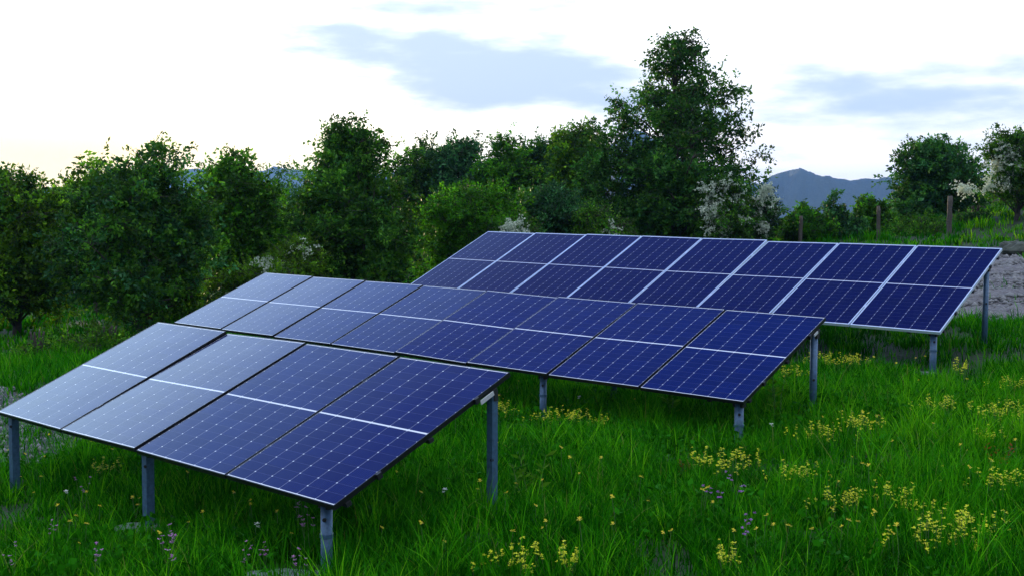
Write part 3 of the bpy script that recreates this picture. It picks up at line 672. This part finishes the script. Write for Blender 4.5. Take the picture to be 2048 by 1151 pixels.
tree('bush', 'thin upright sapling clump below the dip of the mountain ridge', 'bush', 37, 1668,
     [(1665, 404, 5, 14, .3), (1650, 426, 8, 14, .5), (1685, 424, 10, 14, .5), (1668, 448, 26, 14, 1.3), (1690, 455, 34, 24, 1.3)], 'blue', 1200, 14, .09, .20, .05, 47, SG, stems=4, uplift=.9, pal2='deep')
tree('bush', 'feathery light green bush beside the dark round tree on the right', 'bush', 38, 1740,
     [(1740, 398, 7, 12, .3), (1722, 420, 14, 12, .7), (1757, 416, 16, 12, .8), (1735, 440, 34, 20, 1.4), (1765, 455, 36, 26, 1.3)], 'oak', 1400, 14, .10, .20, .05, 48, SG, stems=4, uplift=.7, pal2='lime')
tree('tree', 'dense dark round tree on the right behind the weathered fence', 'tree', 40, 1868,
     [(1870, 298, 26, 16, .8), (1835, 312, 30, 20), (1900, 310, 34, 20), (1818, 340, 24, 20), (1870, 335, 56, 30, 1.7), (1930, 340, 34, 26, 1.2), (1825, 372, 32, 28, 1.4), (1880, 380, 66, 36, 2), (1945, 380, 36, 32, 1.2), (1830, 415, 50, 34, 1.6), (1910, 420, 60, 30, 1.6)],
     'deep', 3400, 16, .12, .42, .14, 49, TG, pal2='blue')
tree('flowering_tree', 'tree with long white blossom sprays at the right edge of the photo', 'flowering tree', 35, 2035,
     [(2015, 288, 30, 18), (2050, 290, 30, 24), (1985, 305, 16, 18, .7), (2030, 320, 40, 28, 1.2), (2060, 350, 40, 30, 1.5), (2010, 350, 26, 22, .8), (1985, 385, 18, 14, .5), (2070, 390, 30, 20, .9)],
     'oak', 1900, 15, .09, .36, .08, 50, TG, blossom=(330, .055, [(2016, 302, 16, 22), (2002, 330, 18, 20), (1980, 360, 16, 14), (1942, 384, 16, 8), (2030, 330, 14, 26), (2015, 360, 14, 12), (1930, 375, 8, 8)]))
tree('bush', 'low green bush at the foot of the tallest weathered fence post', 'bush', 35.5, 1845, [(1840, 452, 34, 20), (1875, 460, 30, 18), (1810, 465, 30, 18), (1850, 478, 50, 18, 1.2)], 'weed', 900, 14, .07, .26, .03, 51, SG, stems=4)
tree('bush', 'small bush on the yellow flowered bank below the white blossoms', 'bush', 36, 1950, [(1938, 440, 18, 14), (1930, 458, 26, 14)], 'deep', 600, 14, .07, .26, .03, 52, SG, stems=4)
tree('bush', 'low leafy bush just left of the front solar array', 'bush', 22, 215, [(150, 692, 34, 20), (195, 690, 34, 22), (225, 695, 30, 18), (215, 712, 44, 18), (110, 715, 34, 20)], 'weed', 1300, 14, .065, .25, .03, 53, SG, stems=5, pal2='warm')
tree('bush', 'yellowish bush behind the top corner of the front solar array', 'bush', 28, 330, [(250, 640, 34, 20), (310, 640, 34, 20), (350, 622, 36, 26), (380, 610, 34, 24)], 'warm', 1300, 14, .07, .26, .03, 54, SG, stems=5, pal2='weed')
tree('bush', 'sparse pale bush at the left edge beside the gravel track', 'bush', 21.5, 70, [(60, 715, 34, 20), (95, 730, 34, 16), (40, 735, 30, 16)], 'weed', 600, 14, .06, .22, .03, 55, SG, stems=4, pal2='warm')
tree('flowering_bush', 'white flowering bush left of the middle solar array top corner', 'bush', 27, 590,
     [(600, 500, 34, 26), (560, 525, 40, 26), (620, 530, 40, 26), (500, 545, 40, 24), (450, 575, 40, 26), (575, 560, 60, 26)], 'warm', 1300, 14, .07, .28, .03, 56, SG, stems=5,
     blossom=(80, .05, [(600, 488, 24, 14), (548, 525, 26, 14), (585, 520, 22, 14), (450, 585, 26, 12)]))
tree('flowering_bush', 'small white flowering bush peeking over the rear array near its left end', 'bush', 30, 1040,
     [(1030, 460, 22, 12), (1060, 460, 16, 12), (1040, 480, 36, 16)], 'weed', 350, 14, .06, .24, .03, 57, SG, stems=3, blossom=(70, .055, [(1025, 452, 12, 10), (1045, 457, 14, 7), (1060, 452, 8, 9)]))

# the far wood: one mass of crowns behind everything
def far_wood(name, label, spec, leaf, per, seed, pals):
    rs = np.random.RandomState(seed); Vs = []; Fs = []; Cs = []; b0 = 0
    for (px0, px1, top0, top1, dist, depth, cnt, rad) in spec:
        for i in range(cnt):
            f = rs.rand(); px = px0 + (px1 - px0) * f; d = dist + rs.uniform(-.5, .5) * depth
            topy = top0 + (top1 - top0) * f + rs.uniform(-10, 12); c_ = at(px, topy, dist); x = c_[0] * d / dist; g = h1(x, d)
            hgt = max(2., c_[2] - g); r = rad * rs.uniform(.7, 1.2)
            nb = 5; C = np.array([(x + rs.uniform(-.5, .5) * r, d + rs.uniform(-.5, .5) * r, g + hgt * q - r * .6) for q in np.linspace(.25, 1, nb)]); Rr = np.array([(r * s_, r * s_, hgt / nb * 1.1) for s_ in (1, 1.1, 1.05, .85, .5)])
            n = per; P, D, *_r = sprays(rs, C, Rr, Rr[:, 0], n, r * .35, 10, leaf, .45, .3)
            Ls = leaf * rs.uniform(.6, 1.4, len(P)); V, Fc = leaf_quads(P, D, Ls, Ls * .6, rs)
            Vs.append(V); Fs.append(Fc + b0); b0 += len(V)
            Cs.append(np.repeat(tints(rs, len(P), pals[rs.randint(len(pals))]) * rs.uniform(.6, 1.2), 4, 0))
    o = mesh(name, np.concatenate(Vs), np.concatenate(Fs), M['leaf'], col=np.concatenate(Cs)); tag(o, label, 'wood', kind='stuff'); return o
far_wood('far_wood', 'dark distant wood filling the gaps behind the trees', [(-300, 420, 430, 425, 62, 14, 34, 2.2), (420, 900, 392, 402, 75, 20, 34, 2.4), (540, 640, 352, 345, 150, 20, 12, 4.0), (380, 560, 372, 360, 150, 20, 14, 4.2), (640, 860, 352, 372, 150, 20, 16, 4.2),
     (900, 1500, 412, 420, 62, 14, 30, 2.2), (1480, 1850, 452, 450, 56, 10, 20, 1.3), (1850, 2300, 405, 380, 66, 10, 18, 2.2)], .30, 190, 77, ['deep', 'deep', 'oak'])
# ------------------------------------------------------------------ grass
def vnoise(x, y, s, seed):
    rs = np.random.RandomState(seed); T = rs.rand(128, 128); u = x / s % 127; v = y / s % 127
    i = u.astype(int); j = v.astype(int); a = u - i; b_ = v - j; a = a * a * (3 - 2 * a); b_ = b_ * b_ * (3 - 2 * b_)
    return (T[i, j] * (1 - a) + T[i + 1, j] * a) * (1 - b_) + (T[i, j + 1] * (1 - a) + T[i + 1, j + 1] * a) * b_
def sector(rs, n, r0, r1, a0=-34, a1=42, p=1.0):
    r = np.sqrt(rs.uniform(r0 ** 2, r1 ** 2, n)) if p == 1 else r0 + (r1 - r0) * rs.rand(n) ** p
    a = np.radians(rs.uniform(a0, a1, n)); return r * np.sin(a), r * np.cos(a)
GP = np.array([(.003, .048, .0004), (.009, .115, .0008), (.026, .210, .0015), (.080, .310, .004), (.14, .20, .04)])
def blades(rs, x, y, hgt, wid, bend, dens_key=0):
    """curved blades, 3 segments, most of them fanning out of tufts"""
    n = len(x); nt = n // 16; ti = rs.randint(0, nt, n); tuf = rs.rand(n) < .8
    r = np.hypot(x, y); sc_ = np.clip(r / 8, 1, 3)
    jx = rs.normal(0, .028, n) * sc_; jy = rs.normal(0, .028, n) * sc_
    x = np.where(tuf, x[ti] + jx, x); y = np.where(tuf, y[ti] + jy, y); th = rs.uniform(.55, 1.3, nt); tk = rs.normal(0, .26, nt)
    hgt = hgt * np.where(tuf, th[ti], .8); tone = np.where(tuf, tk[ti], 0); ang = np.arctan2(jy, jx)
    keep = ~(inside(YARD_J, x, y) & (rs.rand(len(x)) > .012)) & ~(inside(TRACK_J, x, y) & (rs.rand(len(x)) > .22))
    for fx, fy, fr in FOOT: keep &= (np.hypot(x - fx, y - fy) > fr * 1.0) | (rs.rand(len(x)) < .04)
    bare = vnoise(x + 31, y + 17, .55, 15); keep &= (bare > .22) | (rs.rand(n) < .25)
    x, y, hgt, wid, tone, ang, tuf = [q_[keep] for q_ in (x, y, hgt, wid, tone, ang, tuf)]; n = len(x)
    pat = vnoise(x + 50, y + 50, 1.1, 5); pat2 = vnoise(x + 50, y + 50, .28, 6); pat3 = vnoise(x + 50, y + 50, 3.2, 9)
    hgt = hgt * (.45 + .75 * pat + .35 * pat2)
    a = np.where(tuf, ang + rs.normal(0, .6, n), rs.rand(n) * 6.283); bd = bend * rs.uniform(.15, 1.0, n) * hgt
    D = np.stack([np.cos(a), np.sin(a)], -1); S = np.stack([-D[:, 1], D[:, 0]], -1)
    tw = rs.uniform(-1.2, 1.2, n); S = S * np.cos(tw)[:, None] + D * np.sin(tw)[:, None]
    z = height(x, y); B = np.stack([x, y, z - .01], -1)
    V = np.zeros((n, 7, 3))
    for k, t_ in enumerate((0, .38, .72, 1)):
        cen = B.copy(); cen[:, :2] += D * (bd * t_ ** 2)[:, None]; cen[:, 2] += hgt * (t_ - .25 * (bd / hgt) * t_ ** 2)
        w_ = wid * (1, .95, .6, 0)[k] / 2
        if k < 3:
            V[:, 2 * k] = cen; V[:, 2 * k + 1] = cen; V[:, 2 * k, :2] -= S * w_[:, None]; V[:, 2 * k + 1, :2] += S * w_[:, None]
        else: V[:, 6] = cen
    q = np.array([(0, 1, 3, 2), (2, 3, 5, 4), (4, 5, 6, 6)])
    k_ = np.clip(pat3 * .5 + pat2 * .3 + tone + rs.normal(0, .16, n) + .05, 0, .999) * 3.2
    i = np.minimum(k_.astype(int), 2); f = (k_ - i)[:, None]; c = GP[i] * (1 - f) + GP[i + 1] * f
    if dens_key: c = c * np.array([1.7, 1.35, 1.5]) + np.array([.008, .02, .001])
    bank = np.clip((x / y - .385) / .03, 0, 1) * np.clip((y - 29) / 3, 0, 1) * (.4 + .9 * pat2); c = c * (1 + bank[:, None] * np.array([3.2, .9, .0]))
    dry = rs.rand(n) < .015; c[dry] = GP[4]
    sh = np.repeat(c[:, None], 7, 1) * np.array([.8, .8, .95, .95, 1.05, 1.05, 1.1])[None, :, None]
    return V, sh, n
def grass_mesh(name, label, parts):
    VV = np.concatenate([p_[0].reshape(-1, 3) for p_ in parts]); CC = np.concatenate([p_[1].reshape(-1, 3) for p_ in parts]); n = len(VV) // 7
    # quads + tip triangle: build loops by hand
    me = bpy.data.meshes.new(name); me.vertices.add(len(VV)); me.vertices.foreach_set('co', VV.astype(np.float32).ravel())
    pat = np.array([0, 1, 3, 2, 2, 3, 5, 4, 4, 5, 6]); loops = (pat[None] + 7 * np.arange(n)[:, None]).ravel()
    me.loops.add(len(loops)); me.loops.foreach_set('vertex_index', loops.astype(np.int32))
    st = (np.array([0, 4, 8])[None] + 11 * np.arange(n)[:, None]).ravel(); me.polygons.add(len(st)); me.polygons.foreach_set('loop_start', st.astype(np.int32))
    me.update(calc_edges=True)
    a = me.color_attributes.new('tint', 'FLOAT_COLOR', 'POINT'); c4 = np.ones((len(VV), 4), np.float32); c4[:, :3] = CC; a.data.foreach_set('color', c4.ravel())
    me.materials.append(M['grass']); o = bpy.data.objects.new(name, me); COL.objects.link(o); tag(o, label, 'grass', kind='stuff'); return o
rs = np.random.RandomState(7)
def hw(n, h0, h1_, w0, w1): return h0 + (h1_ - h0) * rs.rand(n) ** 1.6, rs.uniform(w0, w1, n)
parts = []
for (n, r0, r1, h0, h2, w0, w1, bd) in ((182000, 5.2, 9.5, .08, .27, .0045, .010, .8), (220000, 9.5, 15, .08, .27, .006, .012, .8), (118000, 15, 24, .10, .28, .010, .018, .7), (18000, 5.6, 13, .22, .42, .004, .008, .8)):
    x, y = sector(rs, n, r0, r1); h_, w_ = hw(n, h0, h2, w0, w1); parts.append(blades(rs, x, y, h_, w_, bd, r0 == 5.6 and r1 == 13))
grass_mesh('meadow_grass', 'tall bright green meadow grass round the solar arrays', parts)
parts = []
for (n, r0, r1, h0, h2, w0, w1, bd) in ((105000, 24, 48, .12, .30, .02, .04, .6),):
    x, y = sector(rs, n, r0, r1); h_, w_ = hw(n, h0, h2, w0, w1); parts.append(blades(rs, x, y, h_, w_, bd))
grass_mesh('distant_grass', 'rough green grass under and between the trees', parts)
# broad leaves of clover, dock and plantain
n = 34000; x, y = sector(rs, n, 5.8, 14); kp = (vnoise(x + 20, y + 20, .7, 12) > .45) & ~inside(TRACK_J, x, y); x, y = x[kp], y[kp]; n = len(x)
P = np.stack([x, y, height(x, y) + rs.uniform(.02, .16, n)], -1); D = rs.normal(0, 1, (n, 3)); D[:, 2] = np.abs(D[:, 2]) * .5 + .15; D /= np.linalg.norm(D, axis=1, keepdims=True)
Ls = rs.uniform(.03, .075, n); V, Fc = leaf_quads(P, D, Ls, Ls * rs.uniform(.35, .8, n), rs)
o = mesh('meadow_herbs', V, Fc, M['grass'], col=np.repeat(np.array([(.014, .11, .003)]) * rs.uniform(.6, 1.7, (n, 1)), 4, 0)); tag(o, 'low clover and dock leaves between the grass blades', 'herbs', kind='stuff')

# ------------------------------------------------------------------ flowers
def blossom_verts(rs, c, r, n=6):
    """little cupped petals round a point"""
    V = []; Fc = []
    for k in range(n):
        a = 6.283 * k / n + rs.rand(); el_ = rs.uniform(-.2, .9); d = np.array([math.cos(a) * math.cos(el_), math.sin(a) * math.cos(el_), math.sin(el_)])
        s_ = np.cross(d, (0, 0, 1)); s_ /= np.linalg.norm(s_) + 1e-9; b = len(V)
        V += [c, c + d * r * .6 + s_ * r * .35, c + d * r, c + d * r * .6 - s_ * r * .35]; Fc.append((b, b + 1, b + 2, b + 3))
    return V, Fc
def flower_proto(name, seed, nst, rad, hgt, spike, br, colr, per=5):
    """a clump: stems and blossoms as two parts"""
    rs = np.random.RandomState(seed); root = empty(name, (0, 0, 0)); st = MB(); V = []; Fc = []; Cc = []
    for i in range(nst):
        a = rs.rand() * 6.283; r = rad * rs.rand(); b = np.array([math.cos(a) * r * 1.3, math.sin(a) * r * .8, -.02]); h = hgt * rs.uniform(.7, 1.1)
        t_ = b + np.array([rs.normal(0, .03), rs.normal(0, .03), h]); m_ = (b + t_) / 2 + rs.normal(0, .008, 3); st.tube([b, m_, t_], [.0022, .002, .0015], 4, cap=False)
        for k in range(spike):
            c = t_ - (t_ - m_) * (k / max(1, spike)) * .55 + rs.normal(0, .010 if spike > 1 else .001, 3)
            v_, f_ = blossom_verts(rs, c, br * rs.uniform(.7, 1.2), per); o_ = len(V); V += v_; Fc += [tuple(o_ + q for q in f) for f in f_]
            Cc += [np.array(colr) * rs.uniform(.75, 1.15)] * len(v_)
    st.build('stems', M['stem'], root); mesh('blossoms', V, Fc, M['petal'], root, col=np.array(Cc)); return root
used = set()
def place(proto, px, py, label, cat, group, scale=1., rz=0., up=0.):
    x, y, z = ground_at(px, py)
    if proto.name not in used: used.add(proto.name); o = proto
    else:
        o = proto.copy(); COL.objects.link(o)
        for ch in list(proto.children): c_ = ch.copy(); COL.objects.link(c_); c_.parent = o
    o.location = (x, y, z); o.scale = (scale,) * 3; o.rotation_euler = (0, 0, rz)
    for k_ in ('label', 'category', 'group'): o[k_] = {'label': label, 'category': cat, 'group': group}[k_]
    return o
YEL = (.72, .74, .025)
yp = [flower_proto('yellow_flower_clump', s_, 24, .26, .26, 5, .014, YEL) for s_ in (1, 2, 3)] + [flower_proto('yellow_flower_clump', 9, 12, .18, .24, 6, .014, YEL)]
YG = 'yellow wildflower clumps in the meadow'
clumps = [  # px, py of the visible flower heads, variant, scale, label
 (1045, 1120, 0, 1.0, 'yellow flower clump at the bottom edge of the photo, below the front array post'), (1150, 1118, 3, .9, 'small yellow flower clump at the bottom edge, just right of a larger one'),
 (1870, 1075, 1, 1.1, 'yellow flower clump low in the bottom right corner, left of the tallest yellow spikes'), (1925, 1050, 2, 1.1, 'tall yellow flower spikes near the bottom right corner'),
 (1690, 1005, 1, .9, 'left end of a loose yellow flower band right of the purple clovers'), (1790, 1000, 0, 1.0, 'yellow flower clump standing denser at the right end of a loose band'),
 (1590, 950, 2, .9, 'yellow flower clump right of the two clumps before the middle array'), (1400, 920, 3, 1.1, 'smaller yellow flower clump in front of the middle array low corner'), (1468, 925, 0, 1.0, 'round yellow flower clump in front of the middle array low corner'),
 (1640, 868, 1, 1.0, 'yellow flower clump nearest the back post of the middle array'), (1715, 850, 2, 1.1, 'wide yellow flower clump between the middle array back post and the right edge'),
 (1100, 835, 0, .9, 'yellow flower clump beside the thin front post of the middle array'), (1150, 835, 2, .9, 'yellow flower clump in the middle of the patch below the middle array'), (1200, 840, 3, .9, 'yellow flower clump at the right end of the patch below the middle array'),
 (1000, 822, 1, .9, 'yellow flower clump just right of the front array tall back post'), (1885, 815, 1, 1.0, 'yellow flower clump below the front post of the rear array'), (1990, 830, 2, 1.0, 'yellow flower clump close to the right edge, level with the rear array post foot'),
 (2030, 820, 0, .9, 'yellow flower clump cut by the right edge of the photo'), (1965, 870, 3, 1.0, 'small yellow flower clump above the reddish dock plant'), (2010, 965, 2, 1.0, 'yellow flower clump below the reddish dock plant at the right edge'),
 (1650, 722, 0, 1.0, 'yellow flower clump in the shade behind the back post of the middle array'), (1700, 722, 2, 1.0, 'yellow flower clump under the rear array low edge'), (1580, 748, 1, 1.0, 'yellow flower clump beyond the right edge of the middle array'),
 (1930, 735, 3, 1.2, 'yellow flower clump right of the rear array front post'), (2020, 770, 1, .9, 'sparse yellow flower clump at the right edge beyond the rear array post'), (1440, 1110, 3, .9, 'sparse yellow flower clump low in the grass near the bottom centre'),
 (205, 935, 3, 1.0, 'sparse yellow flower clump under the front array near its left post'), (1520, 775, 3, .8, 'small yellow flower clump by the low corner of the middle array')]
for i, (px, py, k, s_, lb) in enumerate(clumps):
    dist = ground_at(px, py)[1]; place(yp[k], px, py + .21 * s_ * F / dist * .8, lb, 'wildflowers', YG, s_, i * 1.7)
bp_ = flower_proto('buttercup', 4, 1, .005, .24, 1, .016, (.70, .58, .03), 6)
rs = np.random.RandomState(33); cnt = 0
while cnt < 110:
    px, py = rs.uniform(0, 2048), rs.uniform(720, 1145)
    if px > 1000 and rs.rand() < .3 or True:
        if px < 700 and py < 900 or (700 <= px < 960 and py < 960 and rs.rand() < .9): continue
        if px < 640 and py < 850 + px * .27: continue
        place(bp_, px, py + 8, 'small single yellow flower scattered in the open grass', 'wildflower', 'single yellow flowers dotted through the meadow', rs.uniform(.7, 1.2), rs.rand() * 6); cnt += 1
for (px, py) in ((140, 905), (175, 925), (230, 940), (250, 925), (60, 950), (95, 910), (205, 1065), (155, 1085), (480, 1040), (490, 1060), (360, 930), (410, 985), (450, 960), (470, 1000), (820, 870), (860, 890), (905, 880)):
    place(bp_, px, py + 8, 'small single yellow flower scattered in the open grass', 'wildflower', 'single yellow flowers dotted through the meadow', 1.0, px)
PG = 'ragged pink meadow flowers'
pp = [flower_proto('pink_flower', s_, 4, .03, .36, 2, .019, (.46, .20, .44), 5) for s_ in (5, 6)]
for i, (px, py, s_, lb) in enumerate(((622, 1038, 1.05, 'ragged pink flower head against the front array round post'), (598, 995, 1.1, 'ragged pink flower reaching the low edge of the front array'), (340, 1072, 1., 'pink flower in the taller pair left of the front array round post'),
        (343, 1100, .9, 'full pink flower cluster below the taller pair'), (188, 1107, .8, 'low pink flower cluster in the bottom left grass'), (168, 970, .8, 'single pink flower left of the square middle post'), (605, 1118, .85, 'faded pink flower at the foot of the front array round post'),
        (490, 1105, .7, 'small pink flower between the round post and the lower pink cluster'), (530, 1097, .7, 'small pink flower in the dark grass left of the round post'), (22, 1110, .8, 'pink flower at the bottom left corner of the photo'), (100, 1052, .7, 'tiny pink flower left of the bottom left cluster'))):
    dist = ground_at(px, py)[1]; place(pp[i % 2], px, py + .36 * s_ * F / dist * .85, lb, 'pink flower', PG, s_, i)
cp_ = flower_proto('clover_flower', 8, 1, .004, .22, 4, .014, (.34, .13, .42), 9)
for i, (px, py, lb) in enumerate(((1475, 963, 'purple clover head below the round yellow clump'), (1424, 985, 'purple clover head, upper of a close pair left of the centre right yellow clump'), (1430, 993, 'purple clover head, lower of a close pair'), (1464, 986, 'pale purple clover head beside a close pair of clovers'),
        (1485, 1046, 'purple clover head, upper of the two nearest the bottom edge'), (1498, 1074, 'large purple clover head nearest the bottom edge'))):
    dist = ground_at(px, py)[1]; place(cp_, px, py + .22 * F / dist * .85, lb, 'clover flower', 'purple clover heads in the meadow', 1.15, i)
wp_ = flower_proto('white_flower', 10, 1, .004, .25, 2, .020, (.75, .78, .72), 8)
for i, (px, py, lb) in enumerate(((510, 1059, 'white flower in the dark grass under the front array'), (1553, 855, 'white flower right of the low corner of the middle array'), (147, 988, 'white flower left of the square middle post'), (1160, 797, 'white flower in the shade under the middle array'), (880, 985, 'white flower near the tall back post of the front array'))):
    dist = ground_at(px, py)[1]; place(wp_, px, py + .25 * F / dist * .8, lb, 'white flower', 'single white meadow flowers', 1., i)
# tall weeds
def weed(name, label, cat, px, py, hgt, seed, pal, stems=3, leafl=.09, colr=None):
    rs = np.random.RandomState(seed); x, y, z = ground_at(px, py); root = empty(name, (x, y, z), label, cat); st = MB(); P = []; D = []
    for i in range(stems):
        t_ = np.array([rs.normal(0, .06), rs.normal(0, .06), hgt * rs.uniform(.7, 1)]); b = np.array([rs.normal(0, .03), rs.normal(0, .03), -.02])
        s1 = MB(); s1.tube([b, (b + t_) / 2 + rs.normal(0, .01, 3), t_], [.004, .003, .002], 5); s1.build('stem', M['stem'], root)
        for k in range(26):
            f = rs.rand() ** .8; a = rs.rand() * 6.28; P.append(b + (t_ - b) * f); D.append((math.cos(a), math.sin(a), .5))
    P = np.array(P); D = np.array(D); D /= np.linalg.norm(D, axis=1, keepdims=True); L_ = leafl * rs.uniform(.5, 1.2, len(P)); V, Fc = leaf_quads(P, D, L_, L_ * .3, rs)
    c = tints(rs, len(P), pal) if colr is None else np.array([colr]) * rs.uniform(.6, 1.3, (len(P), 1)); mesh('leaves', V, Fc, M['grass'], root, col=np.repeat(c, 4, 0)); return root
weed('tall_weed', 'tall leafy weed standing right of the middle array low corner', 'weed', 1550, 850, .55, 61, 'weed')
weed('tall_weed', 'leafy weed in the dim gap under the low edge of the middle array', 'weed', 1340, 845, .35, 62, 'weed')
weed('tall_weed', 'leafy light green weed in the grass right of the front array back post', 'weed', 1060, 1010, .4, 63, 'weed')
weed('dock_plant', 'reddish brown dock plant near the right edge', 'dock plant', 2000, 950, .28, 64, 'weed', 4, .04, (.22, .06, .015))
weed('dock_plant', 'small reddish dock plant left of the round yellow clump', 'dock plant', 1370, 955, .2, 65, 'weed', 3, .035, (.20, .06, .02))

# ------------------------------------------------------------------ fence posts, stones
def fence_post(px, topy, basey, dist, w_, lean, seed, label):
    x = at(px, basey, dist)[0]; z = h1(x, dist); h_ = at(px, topy, dist)[2] - z; rs = np.random.RandomState(seed); mb = MB()
    zs = np.linspace(-.3, h_, 9); mb.tube([(lean * q + rs.normal(0, .006), rs.normal(0, .006), q) for q in zs], [w_ * rs.uniform(.88, 1.08) * (.8 if i == 8 else 1) for i in range(9)], 9)
    o = mb.build('fence_post', M['old_wood'], None, smooth=True, loc=(x, dist, z)); tag(o, label, 'fence post', 'old wooden fence posts along the yard'); return o
fence_post(1897, 392, 482, 33.0, .075, .01, 1, 'weathered wooden fence post, tallest and rightmost, behind the rear array')
fence_post(1757, 412, 476, 34.5, .06, -.02, 2, 'weathered wooden fence post in the middle of the three')
fence_post(1600, 432, 480, 35.0, .06, .03, 3, 'dark wooden fence post, leftmost, half lost in the bush')
def stone(px, py, s, seed, label):
    import bmesh
    x, y, z = ground_at(px, py); rs = np.random.RandomState(seed); bm = bmesh.new(); bmesh.ops.create_icosphere(bm, subdivisions=3, radius=1)
    ph = rs.rand(6) * 6
    for v_ in bm.verts:
        c = v_.co; k = 1 + .16 * math.sin(c.x * 3 + ph[0]) + .14 * math.sin(c.y * 4 + ph[1]) + .1 * math.sin(c.z * 5 + ph[2]) + .06 * math.sin(c.x * 9 + c.y * 7 + ph[3])
        v_.co = Vector((c.x * s[0] * k, c.y * s[1] * k, c.z * s[2] * k))
    me = bpy.data.meshes.new('stone'); bm.to_mesh(me); bm.free(); me.materials.append(M['boulder']); o = bpy.data.objects.new('stone', me); COL.objects.link(o); o.location = (x, y, z + s[2] * .5); o.rotation_euler = (0, 0, rs.rand() * 6)
    tag(o, label, 'stone', 'stones heaped on the edge of the gravel yard')
stone(1995, 508, (.22, .2, .12), 1, 'small grey stone touching the corner of the rear array'); stone(2014, 508, (.30, .22, .17), 2, 'grey stone between the smallest and largest of the heap'); stone(2040, 511, (.42, .3, .22), 3, 'largest grey stone of the heap at the yard edge')
stone(2064, 510, (.4, .3, .2), 4, 'grey stone at the far end of the heap by the right edge'); stone(2026, 500, (.26, .2, .15), 5, 'grey stone sitting behind the largest one')

# ------------------------------------------------------------------ haze
hb = MB(); X0, X1, Y0, Y1, Z0, Z1 = -5600, 5600, -5600, 5600, -90, 225
hb.add([(x, y, z) for z in (Z0, Z1) for x, y in ((X0, Y0), (X1, Y0), (X1, Y1), (X0, Y1))], [(3, 2, 1, 0), (4, 5, 6, 7), (0, 1, 5, 4), (1, 2, 6, 5), (2, 3, 7, 6), (3, 0, 4, 7)])
m = bpy.data.materials.new('haze_air'); m.use_nodes = True; t = NT(m.node_tree); t.n.clear(); out = t.node('ShaderNodeOutputMaterial')
pv = t.node('ShaderNodeVolumePrincipled', {'Color': (.24, .48, 1.0, 1), 'Density': .00016, 'Anisotropy': .0}); t.l.new(pv.outputs[0], out.inputs['Volume'])
hz = hb.build('haze', m); tag(hz, 'thin blue evening haze in the air over the valley', 'haze', kind='stuff')
